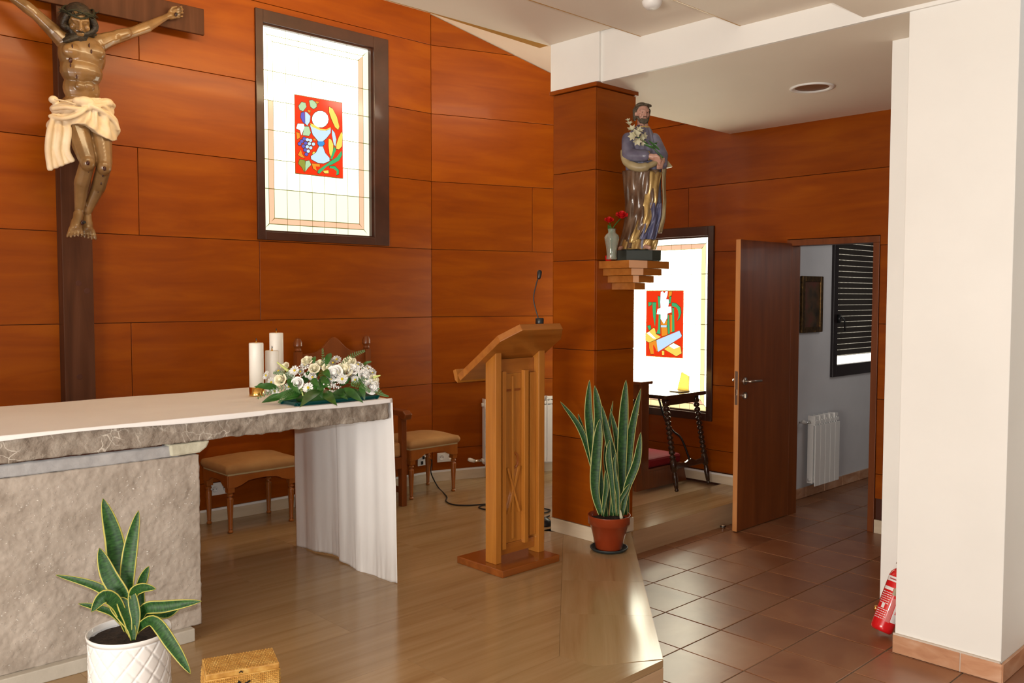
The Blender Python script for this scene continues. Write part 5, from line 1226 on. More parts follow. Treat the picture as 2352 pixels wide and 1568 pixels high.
# ================================================================== ARMCHAIR
ac = thing('armchair', (3.37, 5.18, FZ), 'brown wooden armchair with arched back behind the flowers', 'chair')
ax0, ax1, ay0, ay1 = 3.075, 3.685, 4.925, 5.405
for lx in (ax0, ax1 - 0.05):
    MB().box((lx, ay0, FZ), (lx + 0.042, ay0 + 0.045, 0.79)).build('leg', 'chair_wood', ac, bevel=0.003)
    pm = MB().box((lx, ay1 - 0.045, FZ), (lx + 0.045, ay1, 1.235))
    pm.lathe([(0.016, 1.235), (0.024, 1.245), (0.020, 1.258), (0.030, 1.275), (0.030, 1.30), (0.018, 1.325), (0.001, 1.332)], (lx + 0.022, ay1 - 0.022, 0), 18); pm.build('back_post', 'chair_wood', ac, True).modifiers.new('e', 'EDGE_SPLIT')
    arm = MB(); pts = [Vector((lx - 0.008, ay0 - 0.04, 0.765)), Vector((lx - 0.008, ay0 - 0.055, 0.80)), Vector((lx - 0.008, ay0 - 0.02, 0.825)), Vector((lx - 0.008, ay1 - 0.04, 0.835)), Vector((lx - 0.008, ay1 - 0.04, 0.795)), Vector((lx - 0.008, ay0 + 0.03, 0.785)), Vector((lx - 0.008, ay0 - 0.01, 0.762))]
    arm.prism(pts, (0.062, 0, 0)).build('armrest', 'chair_wood', ac, bevel=0.008)
    MB().box((lx + 0.010, ay0 + 0.03, 0.42), (lx + 0.032, ay1 - 0.03, 0.52)).build('side_rail', 'chair_wood', ac)
    MB().box((lx + 0.012, ay0 + 0.03, 0.24), (lx + 0.030, ay1 - 0.03, 0.28)).build('stretcher', 'chair_wood', ac)
bk = []
for k in range(33):
    t = k / 32; x = ax0 + 0.045 + (ax1 - ax0 - 0.095) * t; z = 1.215 + 0.10 * math.exp(-((t - 0.5) / 0.17) ** 2) + 0.012 * math.exp(-((t - 0.5) / 0.4) ** 2); bk.append(Vector((x, ay1 - 0.035, z)))
MB().prism([Vector((ax0 + 0.045, ay1 - 0.035, 0.75)), Vector((ax1 - 0.05, ay1 - 0.035, 0.75))] + bk[::-1], (0, 0.022, 0)).build('backrest', 'chair_wood', ac, bevel=0.003)
MB().box((ax0 + 0.05, ay0 + 0.01, 0.50), (ax1 - 0.05, ay1 - 0.04, 0.60)).build('seat', 'fabric', ac, bevel=0.015)
MB().box((ax0 + 0.04, ay0 + 0.004, 0.42), (ax1 - 0.05, ay0 + 0.03, 0.50)).build('front_rail', 'chair_wood', ac)

# ================================================================== LECTERN
le = thing('lectern', (3.30, 3.47, FZ), 'honey oak lectern with slanted top and carved chi rho', 'lectern')
MB().box((3.080, 3.302, FZ), (3.512, 3.672, FZ + 0.038)).build('base', 'oak_dark', le, bevel=0.004)
YP0, YP1 = 3.408, 3.490; zb = FZ + 0.038
def zboard(y): return 1.474 - (y - 3.25) * 0.70
TH = 0.038
for x0, x1 in ((3.128, 3.170), (3.452, 3.498)):
    zt0 = zboard(YP0) - TH * 1.18; zt1 = zboard(YP1) - TH * 1.18
    MB().prism([(x0, YP0, zb), (x0, YP1, zb), (x0, YP1, zt1), (x0, YP0, zt0)], (x1 - x0, 0, 0)).build('post', 'oak', le, bevel=0.003)
YC = 3.43
def lx(px, y=YC): return PY(px, 1050, y).x
zt_p = PY(1190, 850, YC).z; zb_p = PY(1190, 1248, YC).z
ztc = PY(1195, 803, 3.44).z
MB().box((3.170, 3.445, zt_p - 0.015), (3.452, 3.462, zboard(3.462) - TH * 1.2)).build('top_panel', 'oak_h', le)
MB().box((3.170, 3.440, zb_p - 0.045), (3.452, 3.475, zb_p + 0.012)).build('bottom_rail', 'oak_h', le, bevel=0.003)
xa, xb = 3.178, 3.395
MB().box((xa, 3.446, zb_p + 0.013), (xb, 3.458, zt_p - 0.016)).build('centre_board', 'oak', le)
MB().box((3.405, 3.428, zb_p + 0.03), (3.450, 3.458, zt_p - 0.016)).build('slat', 'oak', le, bevel=0.002)
MB().box((3.188, 3.418, zb_p - 0.010), (3.216, 3.4458, zt_p)).build('slat', 'oak', le, bevel=0.003)
MB().box((3.352, 3.418, zb_p - 0.002), (3.384, 3.4458, zt_p)).build('slat', 'oak', le, bevel=0.003)
sx = PY(1191, 1050, 3.44).x; sx = 3.284
MB().box((sx - 0.0085, 3.436, zb_p + 0.03), (sx + 0.0085, 3.4458, zt_p - 0.03)).build('centre_strip', 'oak', le, bevel=0.003)
zc_ = PY(1190, 894, 3.44).z
MB().box((3.232, 3.4405, zc_ - 0.006), (sx - 0.012, 3.4458, zc_ + 0.006)).build('cross_inlay', 'oak_dark', le); MB().box((sx + 0.012, 3.4405, zc_ - 0.006), (3.340, 3.4458, zc_ + 0.006)).build('cross_inlay', 'oak_dark', le)
zX = PY(1190, 1122, 3.44).z; hX = 0.125
for (a, b) in (((3.243, zX + hX), (3.330, zX - hX)), ((3.330, zX + hX), (3.243, zX - hX))):
    MB().tube([(a[0], 3.439, a[1]), (b[0], 3.439, b[1])], 0.0075, 4).build('chi_stroke', 'oak', le)
zR = PY(1198, 1054, 3.44).z
MB().tube([(sx + 0.008 + 0.032 * math.sin(a), 3.443, zR + 0.042 * math.cos(a)) for a in [PI * k / 14 for k in range(15)]], 0.0065, 5).build('rho_bow', 'oak_dark', le)
# octagonal sloping board
cx_ = 3.30; hw = 0.228; ch_ = 0.085
oc = [(cx_ - hw, 3.655), (cx_ - hw, 3.25 + ch_), (cx_ - hw + ch_ * 0.9, 3.25), (cx_ + hw - ch_ * 0.9, 3.25), (cx_ + hw, 3.25 + ch_), (cx_ + hw, 3.655)]
dn = Vector((0, -0.7, -1)).normalized()
nrm_b = Vector((0, 0.7, 1)).normalized()
MB().prism([Vector((x, y, zboard(y))) for x, y in oc], -nrm_b * TH).build('reading_board', 'oak_h', le, bevel=0.003)
ll = MB(); yl = 3.655
ll.prism([Vector((cx_ - hw, yl, zboard(yl) - TH * 1.15)), Vector((cx_ - hw, yl + 0.022, zboard(yl) - 0.03)), Vector((cx_ - hw, yl + 0.038, zboard(yl) + 0.022)), Vector((cx_ - hw, yl + 0.018, zboard(yl) + 0.030)), Vector((cx_ - hw, yl, zboard(yl)))], (2 * hw, 0, 0)).build('book_lip', 'oak', le, bevel=0.002)
# microphone
mc = thing('microphone', (3.345, 3.30, zboard(3.30)), 'black gooseneck microphone on the lectern top', 'microphone')
b0 = Vector((3.318, 3.272, zboard(3.272)))
MB().lathe([(0.022, -0.018), (0.022, 0.034), (0.019, 0.038), (0.001, 0.039)], b0 + Vector((0, 0, 0.006)), 24).build('mount', 'black', mc, True)
tp = PD(1238, 632, (b0 - EYE).dot(CF)); md_ = PD(1226, 690, (b0 - EYE).dot(CF))
MB().tube(spline([b0 + Vector((0, 0, 0.02)), md_, PD(1231, 655, (b0 - EYE).dot(CF)), tp], 8), 0.0032, 8).build('gooseneck', 'black', mc, True)
MB().cap(tp - Vector((0, 0, 0.012)), tp + Vector((0.004, 0, 0.016)), 0.010, 0.013, 14).build('capsule', 'black', mc, True)

# ================================================================== BRACKET, STATUE, VASE
br = thing('statue_bracket', (4.1, 3.434, 1.74), 'stepped wooden corner bracket on the pillar side', 'bracket')
Zs = [1.826, 1.781, 1.740, 1.698, 1.657]
# plan: left end X, protrusion Y of the dark face, right end X, chamfer
steps = [(3.980, 3.205, 4.372, 0.0), (4.018, 3.235, 4.360, 0.0), (4.060, 3.262, 4.345, 0.0), (4.100, 3.290, 4.330, 0.0)]
def ptx(px, y): return PY(px, 640, y).x
for k, ((xl, yf, xr, ch0), (zt1_, zb1)) in enumerate(zip(steps, zip(Zs[:-1], Zs[1:]))):
    fx0 = {0: 1445, 1: 1450, 2: 1454, 3: 1458}[k]; fx1 = {0: 1486, 1: 1477, 2: 1467, 3: 1458.5}[k]; rx = {0: 1537, 1: 1520, 2: 1502, 3: 1482}[k]
    # left face plane X = xl; facet from (xl, ya) to (xc, yf)
    d = ray(fx0, 640); ya = xl * d.y / d.x
    d = ray(fx1, 640); yf = ya - (0.075 if k < 2 else (0.05 if k == 2 else 0.002)) * 0.35; xc = yf * d.x / d.y
    d = ray(rx, 640); xr = yf * d.x / d.y
    xr = min(xr, xl + 0.5)
    poly = [(xl, 3.4335), (xl, ya), (xc, yf), (xr, yf), (max(xr, 4.31), 3.4335)]
    MB().prism([Vector((x, y, zb1 + 0.0004)) for x, y in poly], (0, 0, zt1_ - zb1 - 0.0008)).build('bracket_step', 'oak_h', br, bevel=0.0015)
    if k < 3:
        n_ = Vector((-(ya - yf), -(xc - xl), 0)).normalized()
        a = Vector((xl, ya, 0)); b = Vector((xc, yf, 0))
        MB().prism([a + Vector((0, 0, zb1 + 0.001)), b + Vector((0, 0, zb1 + 0.001)), b + Vector((0, 0, zt1_ - 0.001)), a + Vector((0, 0, zt1_ - 0.001))], n_ * 0.002).build('corner_facet', 'facet_glint', br)  # paler than the steps: the chamfer's highlight is painted in

SP = PZ(1466, 590, 1.8268)
SC = Vector((4.150, 3.300, 1.8268)); 
ds = (SC - EYE).dot(CF); ms = ds / FPX
st = thing('saint_statue', SC, 'painted statue of a bearded man in robes holding a lily', 'statue')
ER = CR.copy(); ER.z = 0; ER.normalize(); EF = -CF.copy(); EF.z = 0; EF.normalize(); EZ = Vector((0, 0, 1))
px0s = 1176 + (SC - EYE).dot(CR) / ds * FPX
py0s = 784 - (SC - EYE).dot(CU) / ds * FPX
def SV(px, py, f_=0.0):
    """statue frame: pixel offsets turned into metres at the statue's distance, f_ forward"""
    return SC + ER * ((px - px0s) * ms) + EZ * ((py0s - py) * ms) + EF * f_
B8 = []
zb0 = SC.z + 0.0005
hw_ = 50 * ms; dd_ = 0.075
for (a, b) in ((-1, -0.55), (-0.62, -1), (0.55, -1), (1, -0.5), (1, 0.5), (0.6, 1), (-0.6, 1), (-1, 0.55)): B8.append(SV(1466, py0s) + ER * a * hw_ - EF * b * dd_)
MB().prism([Vector((p.x, p.y, zb0)) for p in B8], (0, 0, 24 * ms)).build('pedestal', 'darkbase', st, bevel=0.003)
# robe as stacked sections with deep folds
rows_ = [(573, 1420, 1505, 0.085), (560, 1424, 1508, 0.085), (535, 1432, 1514, 0.085), (500, 1438, 1522, 0.085), (465, 1438, 1524, 0.083), (430, 1434, 1522, 0.082), (405, 1432, 1522, 0.082), (380, 1429, 1524, 0.08), (350, 1430, 1518, 0.075), (325, 1434, 1508, 0.066), (306, 1440, 1500, 0.055), (296, 1452, 1492, 0.04), (290, 1460, 1484, 0.03)]
def sect(py):
    for (a, b) in zip(rows_[:-1], rows_[1:]):
        if a[0] >= py >= b[0]:
            t = (a[0] - py) / (a[0] - b[0]); return [a[k] + (b[k] - a[k]) * t for k in range(4)]
    return rows_[0] if py > 573 else rows_[-1]
def robe(u, v, grow=1.0, y0=573, y1=290, nf=7, amp=0.09, tw=2.5, ph=0.0):
    py = y0 + (y1 - y0) * v; _, l_, r__, dp = sect(py); a = u * 2 * PI
    low = max(0, min(1, (py - 380) / 120.0)); fo = 1 + amp * (0.35 + low) * math.sin(nf * a + tw * v * 4 + ph) + 0.5 * amp * math.sin((nf * 2 + 1) * a - tw * v * 6)
    c = (l_ + r__) / 2; hw = (r__ - l_) / 2 * ms * grow
    return SV(c, py) + ER * hw * math.cos(a) * (0.93 + 0.07 * fo) - EF * dp * grow * math.sin(a) * fo
MBt = MB(); MBt.grid(lambda u, v: robe(u, v, 0.88, nf=8, amp=0.09, tw=3.2), 110, 60); MBt.build('tunic', 'violet', st, True, weld=True)
def wedge_robe(name, mt, fn, y0, y1, grow, amp, nu=60, nv=50, nf=6, tw=3, ph=0.0):
    """a piece of mantle: fn(v) gives the start and end angle it covers at height v"""
    mb = MB()
    def pf_(u, v):
        a0, a1 = fn(v); a = a0 + (a1 - a0) * u; uu = a / (2 * PI); vv = ((573 - (y0 + (y1 - y0) * v)) / (573 - 290))
        e = 0.97 + 0.03 * math.sin(PI * u); return robe(uu, vv, grow * e, nf=nf, amp=amp, tw=tw, ph=ph)
    mb.grid(pf_, nu, nv); o = mb.build(name, mt, st, True); s_ = o.modifiers.new('s', 'SOLIDIFY'); s_.thickness = 0.005; s_.offset = 0; return o
# angles: front is -pi/2 (EF side), viewer right 0, left pi
wedge_robe('mantle', 'mantle', lambda v: (-PI * (0.60 - 0.30 * v * 1.1), -PI * 1.55), 572, 395, 1.06, 0.11, nf=8, tw=3.2)
wedge_robe('mantle_lining', 'goldcloth', lambda v: (-PI * (0.52 - 0.30 * v), -PI * (0.72 - 0.28 * v)), 560, 400, 1.10, 0.10, nu=24, nf=9, tw=3.2)
wedge_robe('mantle_fall', 'ochre', lambda v: (PI * 0.12, -PI * (0.20)), 535, 330, 1.10, 0.10, nu=24, nf=7)
wedge_robe('gilt_hem', 'goldcloth', lambda v: (0, -PI * 0.95), 574, 552, 1.06, 0.12, nu=60, nv=8, nf=10)
wedge_robe('under_robe', 'bluerobe', lambda v: (-PI * 0.20, -PI * 0.52), 552, 470, 1.01, 0.14, nu=30, nf=12)
# ochre sash slung over the left hip
sa = MB(); sa.tube(spline([SV(1430, 348, 0.02), SV(1434, 378, 0.06), SV(1462, 392, 0.095), SV(1492, 384, 0.105), SV(1512, 370, 0.09)], 8), [0.010] + [0.022] * 10 + [0.026] * 10 + [0.018] * 11 + [0.008], 12); sa.build('sash', 'ochre', st, True)
# sleeves and arms
sl_ = MB(); sl_.cap(SV(1441, 322, 0.0), SV(1440, 362, 0.045), 0.040, 0.043, 16); sl_.cap(SV(1440, 362, 0.045), SV(1474, 366, 0.10), 0.043, 0.034, 16); sl_.cap(SV(1500, 322, 0.0), SV(1516, 362, 0.03), 0.036, 0.038, 16); sl_.cap(SV(1516, 362, 0.03), SV(1516, 384, 0.07), 0.034, 0.028, 16)
blob(sl_, 'sleeves', 'violet', st, 0.006, 4)
cu = MB(); cu.tube([SV(1481, 357, 0.115), SV(1484, 368, 0.12), SV(1481, 377, 0.115)], 0.005, 6); cu.build('cuff_trim', 'goldcloth', st, True)
cp = MB(); cp.prism([SV(1524, 368, 0.05), SV(1540, 387, 0.045), SV(1526, 390, 0.05), SV(1512, 380, 0.06)], EF * -0.03); cp.build('cloth_corner', 'ochre', st, bevel=0.003)
hd = MB()
def shand(w_, out, dn, f_):
    w_ = Vector(w_)
    hd.cap(w_ - out * 0.018, w_ + out * 0.012, 0.013, 0.015, 10)
    for s_ in (-0.011, -0.004, 0.004, 0.011): hd.cap(w_ + dn * s_, w_ + out * 0.036 + dn * s_ * 1.1, 0.0085, 0.0075, 8)
    for s_, ln in ((-0.014, 0.019), (-0.0047, 0.024), (0.0047, 0.023), (0.014, 0.017)):
        a = w_ + out * 0.037 + dn * s_; b = a + out * ln * 0.7 + EF * f_ * 0.004 - EZ * 0.004; c = b - EZ * 0.012 - EF * f_ * 0.006
        hd.cap(a, b, 0.0062, 0.0056, 8); hd.cap(b, c, 0.0055, 0.0045, 8)
    t_ = w_ + out * 0.012 + EZ * 0.012; hd.cap(t_, t_ + out * 0.018 + EZ * 0.008 + EF * 0.006, 0.0075, 0.006, 8); hd.cap(t_ + out * 0.018 + EZ * 0.008 + EF * 0.006, t_ + out * 0.034 + EZ * 0.002 + EF * 0.008, 0.006, 0.0045, 8)
shand(SV(1486, 369, 0.118), (ER * 0.85 - EZ * 0.32 + EF * 0.2).normalized(), (EZ * 0.8 + EF * 0.5).normalized(), 1)
shand(SV(1512, 378, 0.10), (-ER * 0.35 - EZ * 0.55 + EF * 0.6).normalized(), (ER * 0.8 - EF * 0.2).normalized(), 1)
blob(hd, 'hands', 'skin_s', st, 0.0034, 2)
# head
hcS = SV(1472, 266, 0.012); hzS = (EZ + EF * 0.10 + ER * 0.02).normalized(); hyS = (EF * 0.93 + ER * 0.20 - EZ * 0.16); hyS = (hyS - hzS * hyS.dot(hzS)).normalized(); hxS = -hzS.cross(hyS)
hmS = Matrix((hxS, -hyS, hzS)).transposed()
def hs(x, y, z): return hcS + hxS * x + hyS * y + hzS * z
k6 = 0.62
Hs = MB()
def hb(x, y, z, r): Hs.ball(hs(x * k6, y * k6, z * k6), tuple(q * k6 for q in (r if hasattr(r, '__len__') else (r, r, r))), 16, 12, hmS)
def hcap(a, b, r0, r1): Hs.cap(hs(*[q * k6 for q in a]), hs(*[q * k6 for q in b]), r0 * k6, r1 * k6)
hb(0, -0.01, 0.018, (0.064, 0.078, 0.078)); hb(0, 0.012, -0.035, (0.048, 0.050, 0.060)); hcap((0, 0.070, 0.02), (0, 0.088, -0.022), 0.008, 0.012); hb(-0.011, 0.074, -0.024, 0.009); hb(0.011, 0.074, -0.024, 0.009)
hcap((-0.040, 0.056, 0.026), (-0.01, 0.067, 0.024), 0.009, 0.008); hcap((0.040, 0.056, 0.026), (0.01, 0.067, 0.024), 0.009, 0.008); hb(-0.024, 0.058, 0.008, (0.012, 0.009, 0.007)); hb(0.024, 0.058, 0.008, (0.012, 0.009, 0.007))
hb(-0.034, 0.045, -0.018, (0.018, 0.018, 0.02)); hb(0.034, 0.045, -0.018, (0.018, 0.018, 0.02)); hcap((-0.016, 0.063, -0.046), (0.016, 0.063, -0.046), 0.006, 0.006); hb(0.066, -0.01, -0.005, (0.008, 0.014, 0.02)); hb(-0.066, -0.01, -0.005, (0.008, 0.014, 0.02))
Hs.cap(SV(1474, 300, 0.0), hs(0, -0.008, -0.03), 0.036, 0.028)
blob(Hs, 'head', 'skin_s', st, 0.0032, 2)
Hr = MB(); Hr.ball(hs(0, -0.020, 0.022), (0.047, 0.050, 0.046), 18, 12, hmS)
for k in range(11):
    a = PI * (0.05 + 0.9 * k / 10); Hr.ball(hs(0.043 * math.cos(a), 0.018 * math.sin(a) + 0.010, 0.043 + 0.007 * math.sin(a)), (0.009, 0.009, 0.008), 8, 6)
for sg in (-1, 1): Hr.cap(hs(sg * 0.042, -0.015, 0.02), hs(sg * 0.038, -0.022, -0.03), 0.014, 0.012); Hr.cap(hs(sg * 0.034, 0.012, -0.022), hs(sg * 0.018, 0.028, -0.05), 0.008, 0.009)
for k in range(5):
    t = (k - 2) / 2; Hr.cap(hs(0.018 * t, 0.036, -0.038), hs(0.012 * t, 0.034, -0.062 + 0.008 * abs(t)), 0.009, 0.005)
Hr.cap(hs(-0.012, 0.044, -0.023), hs(0, 0.047, -0.021), 0.0035, 0.003); Hr.cap(hs(0.012, 0.044, -0.023), hs(0, 0.047, -0.021), 0.0035, 0.003)
blob(Hr, 'hair_and_beard', 'brown_hair', st, 0.0036, 1)
ey = MB()
for sg in (-1, 1): ey.ball(hs(sg * 0.0150, 0.0405, 0.0045), (0.0036, 0.002, 0.0022), 8, 6, hmS)
ey.build('eyes', 'black', st, True)
co = MB(); co.tube([SC + (SV(1473, 297, 0) - SC) + ER * 0.040 * math.cos(a) + EF * 0.034 * math.sin(a) + EZ * 0.010 * math.cos(a) * 0 for a in [2 * PI * k / 20 for k in range(21)]], 0.006, 6); co.build('collar', 'goldcloth', st, True)
# lily branch
ly = MB(); ly.tube(spline([SV(1512, 372, 0.13), SV(1492, 352, 0.125), SV(1472, 335, 0.10), SV(1452, 318, 0.08)], 6), 0.004, 6)
for (a, b) in (((1495, 352), (1468, 342)), ((1505, 356), (1478, 332)), ((1485, 348), (1500, 338))): 
    q = leaf_blade(SV(*a, 0.13), SV(*b, 0.125), 0.008, 0.006, EF); ly.add(q.v, q.f)
ly.build('lily_stem', 'green_leaf', st, True)
for (px, py, dx, dy, s_) in ((1446, 310, -.4, .7, 1.3), (1458, 313, .3, .6, 1.3), (1449, 322, -.5, -.1, 1.3), (1462, 325, .6, -.1, 1.3), (1439, 298, -.2, 1.0, 1.0), (1456, 330, 0, -.5, 1.3), (1468, 322, .9, .2, 1.1), (1453, 318, 0, .1, 1.4), (1466, 334, .5, -.7, 1.0), (1436, 290, -.3, 1.2, .8)):
    lm = MB(); c = SV(px, py, 0.09); ax_ = (EF * 0.7 + ER * dx + EZ * dy).normalized(); s1 = ax_.cross(EZ).normalized(); s2 = ax_.cross(s1)
    for k in range(6):
        a = 2 * PI * k / 6; d = (s1 * math.cos(a) + s2 * math.sin(a)); q = leaf_blade(c, c + (ax_ * 0.020 + d * 0.022) * s_, 0.0085 * s_, 0.003, ax_); lm.add(q.v, q.f)
    lm.build('lily_flower', 'lily', st, True)
MB().cap(SV(1478, 568, 0.085), SV(1484, 571, 0.12), 0.014, 0.012, 10).build('foot', 'skin_s', st, True); MB().cap(SV(1424, 570, 0.06), SV(1420, 572, 0.085), 0.013, 0.011, 10).build('foot', 'skin_s', st, True)

# vase with two red roses
vc = PZ(1405, 596, 1.8268); vc.z = 1.8268
va = thing('glass_vase', vc, 'cut glass vase beside the statue pedestal', 'vase')
mv = (vc - EYE).dot(CF) / FPX
vp = [(0.001, 0.0), (0.030, 0.0), (0.033, 0.006), (0.030, 0.03), (0.034, 0.07), (0.044, 0.115), (0.046, 0.130), (0.040, 0.145), (0.024, 0.158), (0.022, 0.170), (0.026, 0.182)]
vs_ = 70 * mv / 0.182
vp = [(r * 0.95 * vs_ if r > .01 else r, z * vs_) for r, z in vp]
inner = [(max(0.001, r - 0.004), z + (0.005 if i == 0 else 0)) for i, (r, z) in enumerate(vp)][::-1]
MB().lathe(vp + inner, vc + Vector((0, 0, 0.0008)), 36, cap=False, fn=lambda a, z: 1 + 0.05 * math.cos(a * 12 + z * 120)).build('vase_body', 'glass', va, True)
rs_ = thing('rose_pair', vc + Vector((0, 0, 0.1)), 'two red roses standing in the cut glass vase', 'flowers')
for (px, py, s_) in ((1399, 506, .85), (1428, 495, 1.1)):
    c = PD(px, py, (vc - EYE).dot(CF)); MB().tube(spline([vc + Vector((0, 0, 0.03)), vc + Vector((0, 0, 0.17 * vs_)), c - Vector((0, 0, 0.01))], 6), 0.003, 6).build('stem', 'green_leaf', rs_, True)
    o = bpy.data.objects.new('rose', rose_r); C.objects.link(o); o.parent = rs_; o.matrix_basis = Matrix.Translation(-wloc(rs_)) @ orient(c, (TOCAM * 0.6 + EZ), 1.0) @ Matrix.Scale(s_, 4)
q = leaf_blade(vc + Vector((0, 0, 0.15 * vs_)), PD(1396, 515, (vc - EYE).dot(CF)), 0.014, 0.004, TOCAM); q.build('leaf', 'green_leaf', rs_, True)
vt = PZ(1384, 596, 1.8268)
tg = thing('votive_candle', (vt.x, vt.y, 1.8268), 'small red votive glass by the pillar on the bracket', 'candle')
MB().lathe([(0.001, 0), (0.018, 0), (0.021, 0.03), (0.019, 0.03), (0.016, 0.004), (0.001, 0.004)], (4.01, 3.385, 1.8272), 20, cap=False).build('votive_glass', 'red', tg, True)

# ================================================================== SNAKE PLANTS
def snake_leaf(parent, pts, wid, dep, mt='snake', dd=(0, 0), fold=0.22, turn=0.0, nm='leaf'):
    """pts in photo pixels from base to tip at the plant's distance; dd depth change from base to tip"""
    n0 = len(pts); P3 = [PD(x, y, dep + dd[0] + (dd[1] - dd[0]) * (k / (n0 - 1)) + (q[0] if q else 0)) for k, (x, y, *q) in enumerate(pts)]
    c = spline(P3, 7); mb = MB(); n_ = len(c); uvs = []
    for i, p in enumerate(c):
        t = i / (n_ - 1); d = (c[min(i + 1, n_ - 1)] - c[max(i - 1, 0)]).normalized()
        vdir = (EYE - p).normalized(); s_ = d.cross(vdir).normalized()
        nn = s_.cross(d).normalized(); tt = turn * math.sin(PI * t); s2 = (s_ * math.cos(tt) + nn * math.sin(tt)); n2 = s2.cross(d).normalized()
        w_ = wid * (0.42 + 0.58 * min(1, t * 2.2)) * (1 - max(0, (t - 0.55) / 0.45) ** 2.2) + 0.0004
        for k in range(7):
            s = (k - 3) / 3; mb.v.append(tuple(p + s2 * w_ * s + n2 * fold * w_ * (s * s - 0.4))); uvs.append((k / 6, t * wid * 0 + t))
    for i in range(n_ - 1):
        for k in range(6): a = i * 7 + k; mb.f.append((a, a + 1, a + 8, a + 7))
    mb.uv = uvs; o = mb.build(nm, mt, parent, True); s_ = o.modifiers.new('s', 'SOLIDIFY'); s_.thickness = 0.003; s_.offset = 0; return o

# tall plant in brown pot
pc = Vector((3.885, 3.262, FZ)); pd_ = (pc - EYE).dot(CF); pm_ = pd_ / FPX
sp = thing('snake_plant', pc, 'tall snake plant in a brown pot at the foot of the pillar', 'plant')
MB().lathe([(0.001, 0.002), (0.095, 0.0), (0.108, 0.012), (0.110, 0.020), (0.104, 0.020), (0.092, 0.008), (0.001, 0.008)], pc, 40, cap=False).build('saucer', 'saucer', sp, True)
rt = 48.5 * pm_; rb_ = 27 * pm_; hp2 = 82 * pm_
MB().lathe([(0.001, 0.009), (rb_ + 0.005, 0.009), (rb_ + 0.008, 0.014), (rt - 0.012, hp2 - 0.052), (rt - 0.002, hp2 - 0.048), (rt, hp2 - 0.004), (rt + 0.002, hp2), (rt - 0.004, hp2), (rt - 0.007, hp2 - 0.05), (rt - 0.02, hp2 - 0.06), (0.001, hp2 - 0.06)], pc, 48, cap=False).build('pot', 'terracotta', sp, True)
MB().lathe([(0.001, hp2 - 0.026), (rt - 0.009, hp2 - 0.03)], pc, 32, cap=False).build('soil', 'soil', sp, True)
TL = [([(1376, 1182), (1368, 1080), (1352, 960), (1354, 872)], .026, 0), ([(1392, 1190), (1372, 1060), (1375, 960), (1366, 885)], .030, -.01), ([(1380, 1185), (1366, 1120), (1372, 1020), (1378, 962)], .030, -.06), ([(1385, 1180), (1355, 1050), (1330, 980), (1287, 922)], .017, .0),
      ([(1404, 1188), (1412, 1080), (1398, 1010), (1382, 930)], .024, -.02), ([(1436, 1186), (1428, 1080), (1432, 960), (1438, 872)], .030, .02), ([(1426, 1190), (1440, 1080), (1450, 990), (1472, 892)], .025, .03), ([(1428, 1188), (1440, 1120), (1462, 1060), (1472, 992)], .024, -.03),
      ([(1410, 1186), (1412, 1110), (1420, 1030), (1402, 940)], .022, .03), ([(1394, 1188), (1398, 1110), (1392, 1040), (1408, 920)], .015, .05), ([(1416, 1188), (1424, 1150), (1438, 1125), (1446, 1112)], .012, -.05), ([(1388, 1186), (1362, 1040), (1340, 990), (1328, 950)], .012, .04),
      ([(1412, 1188), (1404, 1100), (1398, 1050), (1400, 1010)], .018, -.07), ([(1430, 1185), (1434, 1110), (1426, 1040), (1420, 985)], .018, .05), ([(1384, 1188), (1388, 1150), (1392, 1120), (1390, 1080)], .014, -.08), ([(1420, 1188), (1418, 1130), (1410, 1080), (1414, 1040)], .014, -.06), ([(1442, 1186), (1440, 1130), (1438, 1090), (1444, 1040)], .016, .05)]
for k, (pts, w_, dd) in enumerate(TL):
    base_dd = max(-0.07, min(0.07, dd * 1.2)); snake_leaf(sp, [(x, y - 4 if i == 0 else y) for i, (x, y) in enumerate(pts)], w_, pd_, 'snake2', (base_dd, dd), 0.3, random.uniform(-.3, .3))
MB().cap(PD(1427, 1188, pd_ - .06), PD(1425, 1172, pd_ - .06), 0.011, 0.004, 8).build('pale_shoot', 'lily', sp, True)

# white planter with quilted relief
wc = Vector((1.138, 3.171, FZ)); wd_ = (PZ(297, 1445, 0.43) - EYE).dot(CF); pr_ = 91.5 * wd_ / FPX
HP = 0.43 - FZ
sp2 = thing('snake_plant', wc, 'small snake plant in a white quilted planter before the altar', 'plant')
def quilt(a, z):
    u = a / (2 * PI) * 14; v = z / (2 * PI * pr_) * 14 * 0.85; f1 = abs(math.sin(PI * (u + v))); f2 = abs(math.sin(PI * (u - v))); return 1 + 0.045 * (min(1, f1 * 3.0) * min(1, f2 * 3.0)) ** 0.6 * (1 if 0.012 < z < HP - 0.0225 and not (abs(z - HP + 0.03) < 1e-6 or abs(z - HP + 0.045) < 1e-6) else 0)
pw = MB(); zz = [0.0, 0.004] + [0.004 + (HP - 0.024) * k / 70 for k in range(1, 71)] + [HP - 0.018, HP - 0.003, HP, HP - 0.002, HP - 0.03, HP - 0.045]
rr_ = [0.90] + [0.925] * 71 + [0.985, 1.0, 0.985, 0.955, 0.94, 0.93]
pw.lathe([(pr_ * r, z) for r, z in zip(rr_, zz)], wc, 224, cap=False, fn=quilt); pw.add([], []); pw.build('planter', 'ceramic', sp2, True)
sm_ = MB(); sm_.grid(lambda u, v: wc + Vector((pr_ * 0.945 * v * math.cos(2 * PI * u), pr_ * 0.945 * v * math.sin(2 * PI * u), HP - 0.028 + 0.006 * noise.noise(Vector((math.cos(2 * PI * u) * v * 4, math.sin(2 * PI * u) * v * 4, 0))) + 0.008 * (1 - v))), 36, 12); sm_.build('soil', 'soil', sp2, True)
